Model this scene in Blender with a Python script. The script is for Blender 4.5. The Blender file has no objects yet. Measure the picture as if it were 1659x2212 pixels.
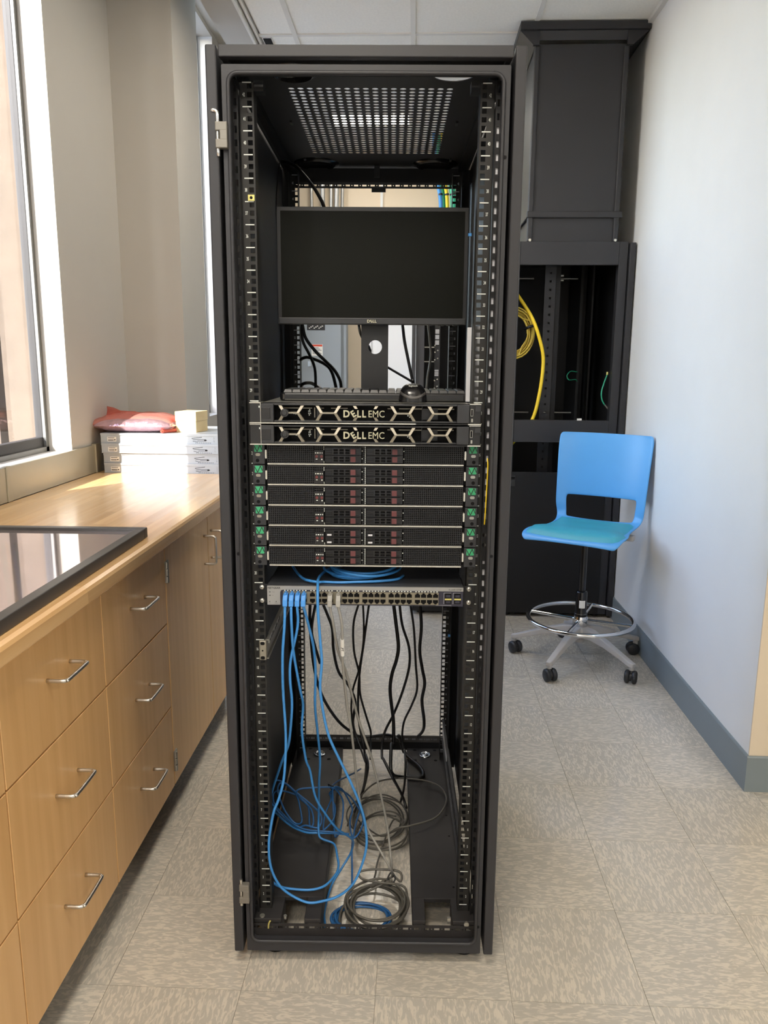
import bpy, math, random
from mathutils import Vector, Matrix

scene = bpy.context.scene
COL = scene.collection
random.seed(7)

# ------------------------------------------------------------------ camera
cam_data = bpy.data.cameras.new('camera')
cam_data.sensor_fit = 'HORIZONTAL'
cam_data.sensor_width = 36.0
cam_data.lens = 36.0 * 1665.0 / 1659.0
cam_data.clip_start = 0.02
cam = bpy.data.objects.new('camera', cam_data)
COL.objects.link(cam)
cam.matrix_world = Matrix(((0.9991609161874613, -0.014853662517986617, 0.038168472241298886, -0.23534796526969246),
                           (0.04028841113909449, 0.18876776817319604, -0.9811949722796167, -1.496731426712905),
                           (0.0073693616630160835, 0.9819094145636411, 0.18920780665703885, 1.3976349098088556),
                           (0, 0, 0, 1)))
scene.camera = cam

# ------------------------------------------------------------------ world, sun, exposure
world = bpy.data.worlds.new('world')
scene.world = world
world.use_nodes = True
wn = world.node_tree.nodes
sky = wn.new('ShaderNodeTexSky')
sky.sky_type = 'NISHITA'
sky.sun_disc = False
sky.sun_elevation = math.radians(38)
sky.sun_rotation = math.radians(213)
sky.air_density = 1.0
sky.dust_density = 1.0
wn['Background'].inputs['Strength'].default_value = 1.65
world.node_tree.links.new(sky.outputs[0], wn['Background'].inputs[0])

sun_data = bpy.data.lights.new('sun', 'SUN')
sun_data.energy = 12.0
sun_data.angle = math.radians(0.6)
sun_data.color = (1.0, 0.95, 0.87)
sun = bpy.data.objects.new('sun', sun_data)
COL.objects.link(sun)
SUN_DIR = Vector((0.43, 0.66, -0.616)).normalized()
sun.rotation_euler = SUN_DIR.to_track_quat('-Z', 'Y').to_euler()
sun.location = (-8, -12, 12)

vs = scene.view_settings
vs.view_transform = 'Standard'
vs.look = 'None'
vs.gamma = 1.0
vs.use_curve_mapping = False
vs.exposure = 0.06

# ------------------------------------------------------------------ materials
def lin(c):
    c /= 255.0
    return c / 12.92 if c <= 0.04045 else ((c + 0.055) / 1.055) ** 2.4

def rgb(r, g, b):
    return (lin(r), lin(g), lin(b), 1.0)

def new_mat(name):
    m = bpy.data.materials.new(name)
    m.use_nodes = True
    return m, m.node_tree.nodes, m.node_tree.links, m.node_tree.nodes['Principled BSDF']

def mat(name, col, rough=0.5, metal=0.0, spec=0.5, var=0.06, scale=6.0, bump=0.0, bscale=200.0, emit=None, coat=0.0):
    """Plain surface with a little procedural tone variation and optional fine relief."""
    m, n, l, p = new_mat(name)
    c = rgb(*col)
    p.inputs['Roughness'].default_value = rough
    p.inputs['Metallic'].default_value = metal
    p.inputs['Specular IOR Level'].default_value = spec
    p.inputs['Coat Weight'].default_value = coat
    tc = n.new('ShaderNodeTexCoord')
    no = n.new('ShaderNodeTexNoise')
    no.inputs['Scale'].default_value = scale
    no.inputs['Detail'].default_value = 3
    ra = n.new('ShaderNodeValToRGB')
    ra.color_ramp.elements[0].position = 0.3
    ra.color_ramp.elements[1].position = 0.7
    ra.color_ramp.elements[0].color = tuple(x * (1 - var) for x in c[:3]) + (1,)
    ra.color_ramp.elements[1].color = tuple(min(1, x * (1 + var)) for x in c[:3]) + (1,)
    l.new(tc.outputs['Object'], no.inputs['Vector'])
    l.new(no.outputs['Fac'], ra.inputs['Fac'])
    l.new(ra.outputs['Color'], p.inputs['Base Color'])
    if bump:
        b2 = n.new('ShaderNodeTexNoise')
        b2.inputs['Scale'].default_value = bscale
        bp = n.new('ShaderNodeBump')
        bp.inputs['Strength'].default_value = bump
        bp.inputs['Distance'].default_value = 0.002
        l.new(tc.outputs['Object'], b2.inputs['Vector'])
        l.new(b2.outputs['Fac'], bp.inputs['Height'])
        l.new(bp.outputs['Normal'], p.inputs['Normal'])
    if emit:
        p.inputs['Emission Color'].default_value = rgb(*emit[0])
        p.inputs['Emission Strength'].default_value = emit[1]
    return m

def streak_mat(name, base, fleck, sc, lo, hi, rough, rnd=True, tint=0.04, spec=0.5):
    """Vinyl tile: light flecks drawn out along local Y on a darker ground."""
    m, n, l, p = new_mat(name)
    tc = n.new('ShaderNodeTexCoord')
    mp = n.new('ShaderNodeMapping')
    mp.inputs['Scale'].default_value = sc
    oi = n.new('ShaderNodeObjectInfo')
    ad = n.new('ShaderNodeVectorMath'); ad.operation = 'ADD'
    mu = n.new('ShaderNodeMath'); mu.operation = 'MULTIPLY'
    mu.inputs[1].default_value = 37.0 if rnd else 0.0
    cx = n.new('ShaderNodeCombineXYZ')
    l.new(oi.outputs['Random'], mu.inputs[0])
    for i in range(3):
        l.new(mu.outputs[0], cx.inputs[i])
    l.new(tc.outputs['Object'], mp.inputs['Vector'])
    l.new(mp.outputs[0], ad.inputs[0]); l.new(cx.outputs[0], ad.inputs[1])
    no = n.new('ShaderNodeTexNoise')
    no.inputs['Scale'].default_value = 1.0
    no.inputs['Detail'].default_value = 2.5
    no.inputs['Distortion'].default_value = 0.9
    l.new(ad.outputs[0], no.inputs['Vector'])
    ra = n.new('ShaderNodeValToRGB')
    e = ra.color_ramp.elements
    e[0].position = lo; e[1].position = hi
    e[0].color = rgb(*base); e[1].color = rgb(*fleck)
    l.new(no.outputs['Fac'], ra.inputs['Fac'])
    hs = n.new('ShaderNodeHueSaturation')
    mr = n.new('ShaderNodeMapRange')
    mr.inputs['To Min'].default_value = 1 - tint; mr.inputs['To Max'].default_value = 1 + tint
    l.new(oi.outputs['Random'], mr.inputs['Value'])
    l.new(mr.outputs[0], hs.inputs['Value'])
    l.new(ra.outputs['Color'], hs.inputs['Color'])
    l.new(hs.outputs[0], p.inputs['Base Color'])
    p.inputs['Roughness'].default_value = rough
    p.inputs['Specular IOR Level'].default_value = spec
    return m

def wood_mat(name, a, b, axis, rough, vary=0.0, coat=0.0, sc=1.0):
    """Fine straight grain along one object axis; 'vary' shifts tone per object (laminated staves)."""
    m, n, l, p = new_mat(name)
    tc = n.new('ShaderNodeTexCoord')
    mp = n.new('ShaderNodeMapping')
    s = [38.0 * sc, 38.0 * sc, 38.0 * sc]
    s['xyz'.index(axis)] = 1.6 * sc
    mp.inputs['Scale'].default_value = s
    oi = n.new('ShaderNodeObjectInfo')
    ad = n.new('ShaderNodeVectorMath'); ad.operation = 'ADD'
    mu = n.new('ShaderNodeMath'); mu.operation = 'MULTIPLY'; mu.inputs[1].default_value = 53.0
    cx = n.new('ShaderNodeCombineXYZ')
    l.new(oi.outputs['Random'], mu.inputs[0])
    for i in range(3):
        l.new(mu.outputs[0], cx.inputs[i])
    l.new(tc.outputs['Object'], mp.inputs['Vector'])
    l.new(mp.outputs[0], ad.inputs[0]); l.new(cx.outputs[0], ad.inputs[1])
    no = n.new('ShaderNodeTexNoise'); no.inputs['Detail'].default_value = 4; no.inputs['Scale'].default_value = 1.0
    l.new(ad.outputs[0], no.inputs['Vector'])
    ra = n.new('ShaderNodeValToRGB')
    e = ra.color_ramp.elements
    e[0].position = 0.3; e[1].position = 0.72
    e[0].color = rgb(*a); e[1].color = rgb(*b)
    l.new(no.outputs['Fac'], ra.inputs['Fac'])
    hs = n.new('ShaderNodeHueSaturation')
    mr = n.new('ShaderNodeMapRange')
    mr.inputs['To Min'].default_value = 1 - vary; mr.inputs['To Max'].default_value = 1 + vary
    l.new(oi.outputs['Random'], mr.inputs['Value'])
    l.new(mr.outputs[0], hs.inputs['Value'])
    l.new(ra.outputs['Color'], hs.inputs['Color'])
    l.new(hs.outputs[0], p.inputs['Base Color'])
    p.inputs['Roughness'].default_value = rough
    p.inputs['Coat Weight'].default_value = coat
    p.inputs['Coat Roughness'].default_value = 0.15
    return m

def glass_mat(name):
    m, n, l, p = new_mat(name)
    out = n['Material Output']
    tr = n.new('ShaderNodeBsdfTransparent')
    gl = n.new('ShaderNodeBsdfGlossy'); gl.inputs['Roughness'].default_value = 0.0
    fr = n.new('ShaderNodeFresnel'); fr.inputs['IOR'].default_value = 1.45
    mx = n.new('ShaderNodeMixShader')
    ge = n.new('ShaderNodeNewGeometry')          # reflect on the outer faces only
    fm = n.new('ShaderNodeMath'); fm.operation = 'SUBTRACT'; fm.use_clamp = True
    l.new(fr.outputs[0], fm.inputs[0]); l.new(ge.outputs['Backfacing'], fm.inputs[1])
    l.new(fm.outputs[0], mx.inputs[0]); l.new(tr.outputs[0], mx.inputs[1]); l.new(gl.outputs[0], mx.inputs[2])
    l.new(mx.outputs[0], out.inputs['Surface'])
    n.remove(p)
    return m

def film_mat(name, col, alpha, rough=0.2, trans=0.6):
    """Coloured plastic film: part clear, part glossy."""
    m, n, l, p = new_mat(name)
    out = n['Material Output']
    tr = n.new('ShaderNodeBsdfTransparent')
    tr.inputs['Color'].default_value = rgb(*col)
    mx = n.new('ShaderNodeMixShader'); mx.inputs[0].default_value = alpha
    p.inputs['Base Color'].default_value = rgb(*col)
    p.inputs['Roughness'].default_value = rough
    tc = n.new('ShaderNodeTexCoord'); no = n.new('ShaderNodeTexNoise'); no.inputs['Scale'].default_value = 60
    bp = n.new('ShaderNodeBump'); bp.inputs['Strength'].default_value = 0.5; bp.inputs['Distance'].default_value = 0.004
    l.new(tc.outputs['Object'], no.inputs['Vector']); l.new(no.outputs['Fac'], bp.inputs['Height']); l.new(bp.outputs['Normal'], p.inputs['Normal'])
    l.new(tr.outputs[0], mx.inputs[1]); l.new(p.outputs[0], mx.inputs[2]); l.new(mx.outputs[0], out.inputs['Surface'])
    return m

def brushed_mat(name, col, rough, mix, axis='x'):
    """Zinc plated steel: metallic mixed with a diffuse grey, fine brushed relief."""
    m, n, l, p = new_mat(name)
    p.inputs['Base Color'].default_value = rgb(*col)
    p.inputs['Metallic'].default_value = mix
    tc = n.new('ShaderNodeTexCoord'); mp = n.new('ShaderNodeMapping')
    s = [300.0, 300.0, 300.0]; s['xyz'.index(axis)] = 8.0
    mp.inputs['Scale'].default_value = s
    no = n.new('ShaderNodeTexNoise'); no.inputs['Scale'].default_value = 1.0
    mr = n.new('ShaderNodeMapRange'); mr.inputs['To Min'].default_value = rough * 0.8; mr.inputs['To Max'].default_value = rough * 1.25
    l.new(tc.outputs['Object'], mp.inputs['Vector']); l.new(mp.outputs[0], no.inputs['Vector'])
    l.new(no.outputs['Fac'], mr.inputs['Value']); l.new(mr.outputs[0], p.inputs['Roughness'])
    return m

M = {}
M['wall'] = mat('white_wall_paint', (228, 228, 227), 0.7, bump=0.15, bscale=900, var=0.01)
M['wall_left'] = mat('shade_toned_wall_paint', (182, 177, 168), 0.7, bump=0.15, bscale=900, var=0.01)  # paint greyed down so the window wall carries its backlit shade
M['wall_beige'] = mat('beige_wall_paint', (222, 206, 182), 0.7, bump=0.15, bscale=900, var=0.01)
M['ceiling'] = mat('ceiling_tile', (242, 240, 233), 0.9, bump=0.5, bscale=700, var=0.03, scale=90)
M['grid'] = mat('ceiling_grid_white', (222, 220, 214), 0.5, var=0.01)
M['baseboard'] = mat('grey_vinyl_base', (126, 136, 140), 0.45, var=0.02)
M['tile'] = streak_mat('vinyl_tile', (180, 174, 163), (203, 195, 180), (140, 38, 1), 0.47, 0.60, 0.17, spec=0.6)
M['tile_far'] = streak_mat('vinyl_floor', (182, 176, 165), (203, 195, 180), (140, 38, 1), 0.47, 0.60, 0.17, rnd=False)
M['concrete'] = mat('board_concrete', (96, 83, 70), 0.85, bump=0.4, bscale=30, var=0.10, scale=9)
M['pave'] = mat('pale_paving', (128, 132, 136), 0.9, bump=0.3, bscale=20)
M['wframe'] = mat('dark_window_frame', (52, 50, 50), 0.5)
M['wframe2'] = mat('grey_window_frame', (128, 128, 126), 0.4, metal=0.5)
M['glass'] = glass_mat('window_glass')
M['shade'] = mat('roller_shade_cloth', (220, 222, 226), 0.9)
M['raceway'] = mat('anodised_raceway', (176, 170, 150), 0.35, metal=0.55, var=0.03)
M['maple'] = wood_mat('maple_veneer', (216, 168, 110), (228, 182, 124), 'z', 0.38, vary=0.02, coat=0.15)
M['stave'] = wood_mat('maple_butcher_block', (214, 170, 116), (230, 190, 138), 'y', 0.26, vary=0.11, coat=0.35)
M['carcass'] = mat('cabinet_edge', (88, 54, 30), 0.6)
M['kick'] = mat('black_toe_kick', (40, 40, 42), 0.6)
M['nickel'] = mat('brushed_nickel', (206, 203, 197), 0.36, metal=1.0, var=0.02)
M['steel'] = mat('zinc_steel', (176, 174, 166), 0.38, metal=0.85, var=0.05, scale=20)
M['hinge'] = mat('grey_cast_hinge', (124, 120, 112), 0.4, metal=0.4)
M['chrome'] = mat('chrome', (225, 226, 228), 0.06, metal=1.0, var=0.0)
M['zinc'] = brushed_mat('galvanised_chassis', (178, 184, 190), 0.5, 0.5)
M['rack'] = mat('charcoal_powder_coat', (47, 47, 50), 0.42, spec=0.4, var=0.03, bump=0.12, bscale=1500)
M['rackin'] = mat('black_powder_coat', (21, 21, 23), 0.5, spec=0.35, var=0.04, bump=0.12, bscale=1500)
M['rail'] = mat('black_rail_paint', (36, 35, 33), 0.5, spec=0.4, var=0.04)
M['dark'] = mat('dark_cavity', (9, 9, 11), 0.7, spec=0.2)
M['plate'] = mat('scuffed_base_plate', (44, 42, 42), 0.5, spec=0.35, var=0.14, scale=14)
M['print'] = mat('white_print', (226, 230, 224), 0.6, var=0.0)
M['pale'] = mat('pale_zinc_strip', (206, 206, 210), 0.4, metal=0.2, var=0.03)
M['black'] = mat('black_plastic', (19, 19, 21), 0.4, var=0.03)
M['blackgloss'] = mat('black_gloss_plastic', (20, 20, 22), 0.2, var=0.02)
M['screen'] = mat('dark_screen', (14, 15, 10), 0.5, spec=0.12, var=0.05)
M['bezelgrey'] = mat('graphite_plastic', (40, 41, 44), 0.4, var=0.02)
M['hex'] = mat('champagne_trim', (150, 144, 130), 0.4, metal=0.5, var=0.02)
M['logo'] = mat('pale_gold_print', (190, 186, 160), 0.4, metal=0.3, var=0.0)
M['silver'] = mat('bright_edge', (214, 212, 202), 0.25, metal=0.7, var=0.02)
M['maroon'] = mat('maroon_latch', (96, 50, 52), 0.4, var=0.05)
M['redbtn'] = mat('dark_red_button', (104, 46, 46), 0.4)
M['green'] = mat('green_print', (58, 164, 112), 0.5, var=0.02)
M['grille'] = mat('black_grille', (38, 39, 42), 0.45, var=0.05)
M['swgrey'] = mat('switch_face_grey', (150, 150, 148), 0.4, metal=0.2, var=0.02)
M['swnavy'] = mat('switch_navy', (40, 40, 56), 0.4, var=0.03)
M['swtop'] = mat('switch_lid', (62, 64, 68), 0.45, var=0.03)
M['port'] = mat('port_beige', (132, 126, 110), 0.4, metal=0.35, var=0.04)
M['blue'] = mat('blue_cable', (62, 136, 204), 0.38, var=0.03)
M['blueplug'] = mat('blue_boot', (66, 140, 214), 0.4, var=0.03)
M['bluedark'] = mat('deep_blue_cable', (42, 96, 152), 0.4, var=0.05)
M['greyc'] = mat('grey_cable', (150, 148, 142), 0.42, var=0.04)
M['greycd'] = mat('dark_grey_cable', (92, 89, 82), 0.42, var=0.05)
M['blackc'] = mat('black_cord', (22, 22, 24), 0.4, var=0.05)
M['yellow'] = mat('yellow_cable', (240, 206, 44), 0.4, var=0.03)
M['yellowd'] = mat('ochre_cable', (206, 178, 68), 0.4, var=0.05)
M['gwire'] = mat('green_wire', (52, 170, 132), 0.4, var=0.03)
M['brass'] = mat('yellow_zinc', (206, 196, 120), 0.35, metal=0.6)
M['chair'] = mat('sky_blue_polypropylene', (90, 165, 228), 0.36, var=0.02)
M['cushion'] = mat('teal_vinyl', (64, 162, 184), 0.42, var=0.03, bump=0.2, bscale=900)
M['chairgrey'] = mat('warm_grey_nylon', (176, 172, 168), 0.45, var=0.02)
M['caster'] = mat('caster_black', (34, 35, 38), 0.45)
M['smoke'] = mat('smoked_glass', (196, 184, 186), 0.05, metal=0.75, spec=0.9, var=0.03)
M['pframe'] = mat('panel_frame_dark', (80, 78, 77), 0.4, metal=0.3)
M['kraft'] = mat('kraft_board', (222, 198, 150), 0.7, var=0.04)
M['redfilm'] = film_mat('red_film', (247, 182, 168), 0.30, 0.15)
M['foil'] = mat('silver_bubble_foil', (214, 176, 184), 0.22, metal=0.75, var=0.2, scale=40, bump=1.0, bscale=70)
M['redplastic'] = mat('red_plastic', (206, 90, 72), 0.3)
M['paper'] = mat('white_label', (232, 230, 224), 0.6, var=0.0)
M['ink'] = mat('black_ink', (30, 30, 32), 0.6, var=0.0)
M['redink'] = mat('red_ink', (214, 82, 60), 0.6, var=0.0)
M['panelgrey'] = mat('grey_panel_enamel', (146, 154, 160), 0.45, var=0.02)
M['conduit'] = mat('galvanised_conduit', (190, 190, 188), 0.3, metal=0.7)
M['door'] = mat('white_door_paint', (240, 240, 240), 0.5, var=0.01)
M['lamp'] = mat('lamp_diffuser', (255, 250, 240), 0.6, var=0.0, emit=((255, 246, 230), 13.0))

# ------------------------------------------------------------------ mesh builder
RACK_O = Vector((-0.33939698, 0.15010810, 0.0))
RACK_A = 0.02885105
RACK_M = Matrix.Translation(RACK_O) @ Matrix.Rotation(RACK_A, 4, 'Z')
BASE = {}

GLYPH = {}
def glyph(txt, bold=0.0):
    k = (txt, bold)
    if k not in GLYPH:
        cu = bpy.data.curves.new('tmp_text', 'FONT')
        cu.body = txt
        cu.resolution_u = 3
        cu.offset = bold
        ob = bpy.data.objects.new('tmp_text', cu)
        COL.objects.link(ob)
        dg = bpy.context.evaluated_depsgraph_get()
        me = bpy.data.meshes.new_from_object(ob.evaluated_get(dg))
        GLYPH[k] = ([(v.co.x, v.co.y) for v in me.vertices], [tuple(p.vertices) for p in me.polygons])
        bpy.data.objects.remove(ob); bpy.data.meshes.remove(me); bpy.data.curves.remove(cu)
    return GLYPH[k]

class MB:
    def __init__(s):
        s.v = []; s.f = []; s.s = []; s.g = []
    def mark(s):
        s.g.append((len(s.v), len(s.f)))
    def add(s, vs, fs, smooth=False):
        o = len(s.v)
        s.v += [tuple(v) for v in vs]
        s.f += [tuple(i + o for i in f) for f in fs]
        s.s += [smooth] * len(fs)
        return s
    def box(s, x0, x1, y0, y1, z0, z1):
        s.mark()
        return s.add([(x0, y0, z0), (x1, y0, z0), (x1, y1, z0), (x0, y1, z0), (x0, y0, z1), (x1, y0, z1), (x1, y1, z1), (x0, y1, z1)],
                     [(0, 3, 2, 1), (4, 5, 6, 7), (0, 1, 5, 4), (1, 2, 6, 5), (2, 3, 7, 6), (3, 0, 4, 7)])
    def cbox(s, c, d, rot=None):
        s.mark()
        h = [x / 2 for x in d]
        vs = [Vector((a * h[0], b * h[1], e * h[2])) for e in (-1, 1) for a, b in ((-1, -1), (1, -1), (1, 1), (-1, 1))]
        if rot: vs = [rot @ v for v in vs]
        c = Vector(c)
        return s.add([v + c for v in vs], [(0, 3, 2, 1), (4, 5, 6, 7), (0, 1, 5, 4), (1, 2, 6, 5), (2, 3, 7, 6), (3, 0, 4, 7)])
    def prism(s, poly, d0, d1, axis='y'):
        s.mark()
        n = len(poly)
        def P(a, b, d):
            return {'y': (a, d, b), 'z': (a, b, d), 'x': (d, a, b)}[axis]
        vs = [P(a, b, d0) for a, b in poly] + [P(a, b, d1) for a, b in poly]
        fs = [tuple(range(n)), tuple(range(2 * n - 1, n - 1, -1))]
        fs += [(i, i + n, (i + 1) % n + n, (i + 1) % n) for i in range(n)]
        return s.add(vs, fs)
    def cyl(s, p0, p1, r0, r1=None, n=16, smooth=True):
        s.mark()
        r1 = r0 if r1 is None else r1
        p0 = Vector(p0); p1 = Vector(p1)
        d = (p1 - p0).normalized()
        a = d.orthogonal().normalized(); b = d.cross(a)
        vs = []
        for p, r in ((p0, r0), (p1, r1)):
            for i in range(n):
                t = 2 * math.pi * i / n
                vs.append(p + (a * math.cos(t) + b * math.sin(t)) * r)
        s.add(vs, [(i, (i + 1) % n, (i + 1) % n + n, i + n) for i in range(n)], smooth)
        s.add(vs[:n], [tuple(range(n - 1, -1, -1))]); s.add(vs[n:], [tuple(range(n))])
        return s
    def lathe(s, prof, c=(0, 0, 0), n=24, rot=None):
        s.mark()
        vs = []; m = len(prof); c = Vector(c)
        for r, z in prof:
            for i in range(n):
                t = 2 * math.pi * i / n
                v = Vector((r * math.cos(t), r * math.sin(t), z))
                vs.append((rot @ v if rot else v) + c)
        fs = [(j * n + i, j * n + (i + 1) % n, (j + 1) * n + (i + 1) % n, (j + 1) * n + i) for j in range(m - 1) for i in range(n)]
        return s.add(vs, fs, True)
    def tube(s, pts, r, n=8, closed=False, sub=5, caps=True, smoothpath=True):
        P = [Vector(p) for p in pts]
        if smoothpath and len(P) > 2:
            Q = []; m = len(P)
            for i in range(m if closed else m - 1):
                p0 = P[(i - 1) % m] if (closed or i > 0) else P[0] * 2 - P[1]
                p1 = P[i]; p2 = P[(i + 1) % m]
                p3 = P[(i + 2) % m] if (closed or i + 2 < m) else P[-1] * 2 - P[-2]
                for k in range(sub):
                    t = k / sub
                    Q.append(0.5 * ((2 * p1) + (p2 - p0) * t + (2 * p0 - 5 * p1 + 4 * p2 - p3) * t * t + (3 * p1 - p0 - 3 * p2 + p3) * t ** 3))
            if not closed: Q.append(P[-1])
            P = Q
        m = len(P)
        T = []
        for i in range(m):
            a = P[(i + 1) % m] if (closed or i < m - 1) else P[i]
            b = P[i - 1] if (closed or i > 0) else P[i]
            d = a - b
            T.append(d.normalized() if d.length > 1e-9 else Vector((0, 0, 1)))
        N = T[0].orthogonal().normalized(); vs = []
        for i in range(m):
            if i:
                N = (N - T[i] * N.dot(T[i]))
                N = N.normalized() if N.length > 1e-6 else T[i].orthogonal().normalized()
            B = T[i].cross(N)
            for k in range(n):
                t = 2 * math.pi * k / n
                vs.append(P[i] + (N * math.cos(t) + B * math.sin(t)) * r)
        fs = [(i * n + k, i * n + (k + 1) % n, ((i + 1) % m) * n + (k + 1) % n, ((i + 1) % m) * n + k) for i in range(m if closed else m - 1) for k in range(n)]
        if caps and not closed:
            fs += [tuple(range(n - 1, -1, -1)), tuple(range((m - 1) * n, m * n))]
        return s.add(vs, fs, True)
    def text(s, txt, x, y, z, h, bold=0.0, sx=1.0, align='C', rotz=0.0):
        """Flat lettering facing -Y; h is the em size."""
        vs, fs = glyph(txt, bold)
        xs = [v[0] for v in vs]; ys = [v[1] for v in vs]
        ox = {'C': (min(xs) + max(xs)) / 2, 'L': min(xs), 'R': max(xs)}[align]
        oy = (min(ys) + max(ys)) / 2
        c, sn = math.cos(rotz), math.sin(rotz)
        out = []
        for a, b in vs:
            a = (a - ox) * h * sx; b = (b - oy) * h
            out.append((x + a * c - b * sn, y, z + a * sn + b * c))
        return s.add(out, fs)
    def each(s, name, m, parent, bev=0.0):
        """One object per primitive."""
        out = []
        for (v0, f0), (v1, f1) in zip(s.g, s.g[1:] + [(len(s.v), len(s.f))]):
            o = MB()
            o.v = s.v[v0:v1]; o.f = [tuple(i - v0 for i in f) for f in s.f[f0:f1]]; o.s = s.s[f0:f1]
            out.append(o.build(name, m, parent, bev=bev))
        return out
    def build(s, name, m, parent=None, base=None, rack=False, bev=0.0, seg=2):
        me = bpy.data.meshes.new(name)
        if parent is not None:
            base = BASE[parent.name]
        elif base is None:
            base = (0, 0, 0)
        b = Vector(base)
        me.from_pydata([tuple(Vector(v) - b) for v in s.v], [], s.f)
        me.polygons.foreach_set('use_smooth', s.s)
        me.materials.append(m if not isinstance(m, str) else M[m])
        me.update()
        o = bpy.data.objects.new(name, me)
        COL.objects.link(o)
        if parent is not None:
            o.parent = parent
        else:
            o.location = RACK_M @ b if rack else b
            if rack: o.rotation_euler = (0, 0, RACK_A)
        BASE[o.name] = b
        if bev:
            md = o.modifiers.new('bevel', 'BEVEL'); md.width = bev; md.segments = seg; md.limit_method = 'ANGLE'
            md.angle_limit = math.radians(40)
        return o

def B(*a):
    return MB().box(*a)

def tag(o, label=None, cat=None, group=None, kind=None):
    if label: o['label'] = label
    if cat: o['category'] = cat
    if group: o['group'] = group
    if kind: o['kind'] = kind
    return o

def thing(name, label, cat, base=(0, 0, 0), rack=False, group=None, rotz=0.0):
    o = bpy.data.objects.new(name, None)
    COL.objects.link(o)
    b = Vector(base)
    o.location = RACK_M @ b if rack else b
    o.rotation_euler = (0, 0, RACK_A if rack else rotz)
    o.empty_display_size = 0.05
    BASE[o.name] = b
    return tag(o, label, cat, group)

def dup(o, parent=None):
    c = o.copy(); COL.objects.link(c); BASE[c.name] = BASE[o.name]
    if parent is not None: c.parent = parent
    for ch in o.children: dup(ch, c)
    return c

def inst(o, parent, dx=(0, 0, 0)):
    """A copy of a part (with its own parts), shifted, under a thing."""
    c = dup(o, parent)
    c.location = Vector(o.location) + Vector(dx)
    return c

# ------------------------------------------------------------------ the setting
WALLX = 0.891          # right wall
LEFTX = -1.655         # left window wall
BACKY = 5.0
CEIL = 3.05
def struct(name, mb, m, **k):
    return tag(mb.build(name, m, **k), kind='structure')

# floor: slab plus the vinyl tiles one by one where they can be told apart
floor = struct('floor', B(-1.9, 3.3, -4.1, 5.1, -0.12, -0.003), 'tile_far')
T = 0.3048
g = 0.0005
tile0 = MB().box(-T / 2 + g, T / 2 - g, -T / 2 + g, T / 2 - g, -0.0029, 0.0)
first = None
spots = [(c, r) for r in range(-3, 12) for c in range(-4, 3)] + [(c, r) for r in range(-3, 3) for c in range(3, 6)]
for c, r in spots:
    if first is None:
        o = first = tile0.build('tile', 'tile', base=(0, 0, 0))
    else:
        o = first.copy(); COL.objects.link(o)
    o.parent = floor
    o.location = ((c + 0.5) * T, (r + 0.5) * T, 0)
    o.rotation_euler = (0, 0, 0 if (c + r) % 2 == 0 else math.pi / 2)

# right wall with its outward corner, then the far right side of the wider front of the room
struct('wall_right', B(WALLX, WALLX + 0.14, 0.9185, BACKY, 0, 3.4), 'wall')
struct('wall_return', B(WALLX, 3.2, 0.913, 0.9184, 0, 3.4), 'wall_beige')
struct('wall_far_right', B(3.2, 3.34, -4.1, 1.05, 0, 3.4), 'wall')
struct('wall_back', B(-1.9, WALLX + 0.14, BACKY, BACKY + 0.14, 0, 3.6), 'wall_beige')
struct('wall_front', B(-1.9, 3.34, -4.14, -4.0, 0, 3.6), 'wall')
bb = MB()
bb.prism([(WALLX - 0.008, 0), (WALLX + 0.001, 0), (WALLX + 0.001, 0.127), (WALLX - 0.005, 0.127), (WALLX - 0.008, 0.122)], 0.9136, BACKY, 'y')
# prism along y wants (x, z)
struct('baseboard_right', bb, 'baseboard')
b2 = MB().prism([(0.905, 0), (0.9135, 0), (0.9135, 0.127), (0.908, 0.127), (0.905, 0.122)], WALLX - 0.008, 3.2, 'x')
struct('baseboard_return', b2, 'baseboard')

# left wall: pieces around the two visible windows and the daylit windows nearer the camera
lw = MB()
X0, X1 = LEFTX - 0.145, LEFTX
def lwall(y0, y1, z0=0.0, z1=3.6):
    lw.box(X0, X1, y0, y1, z0, z1)
W1 = (0.955, 1.64); W2 = (2.78, 4.21); W3 = (-3.0, -1.3)
lwall(-4.1, W3[0]); lwall(W3[1], W1[0]); lwall(W1[1], W2[0]); lwall(W2[1], BACKY)
for a, b in (W1, W2, W3):
    lwall(a, b, 0, 1.03); lwall(a, b, 3.35 if (a, b) != W2 else 3.57, 3.6)
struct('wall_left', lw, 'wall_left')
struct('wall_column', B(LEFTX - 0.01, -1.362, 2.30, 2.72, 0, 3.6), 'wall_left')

def window(n, y0, y1, z0, z1, mull=()):
    xf0, xf1 = LEFTX - 0.140, LEFTX - 0.108
    f = MB()
    w = 0.022
    f.box(xf0, xf1, y0, y0 + w, z0, z1).box(xf0, xf1, y1 - w, y1, z0, z1)
    f.box(xf0, xf1, y0 + w, y1 - w, z0, z0 + 0.06).box(xf0, xf1, y0 + w, y1 - w, z1 - w, z1)
    o = struct('window_%d' % n, f, 'wframe', bev=0.003)
    g2 = MB()
    g2.box(xf1, xf1 + 0.012, y0, y0 + 0.022, z0, z1).box(xf1, xf1 + 0.012, y1 - 0.022, y1, z0, z1)
    g2.box(xf1, xf1 + 0.012, y0, y1, z0, z0 + 0.02)
    BASE[o.name] = Vector((0, 0, 0))
    g2.build('glazing_bead', 'wframe2', o)
    for my in mull:
        B(xf0, xf1, my - 0.03, my + 0.03, z0, z1).build('mullion', 'wframe', o)
    edges = [y0 + w] + list(mull) + [y1 - w]
    for a, b in zip(edges, edges[1:]):
        B(xf0 + 0.012, xf0 + 0.018, a, b, z0 + 0.05, z1 - 0.04).build('pane', 'glass', o)
    return o
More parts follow.
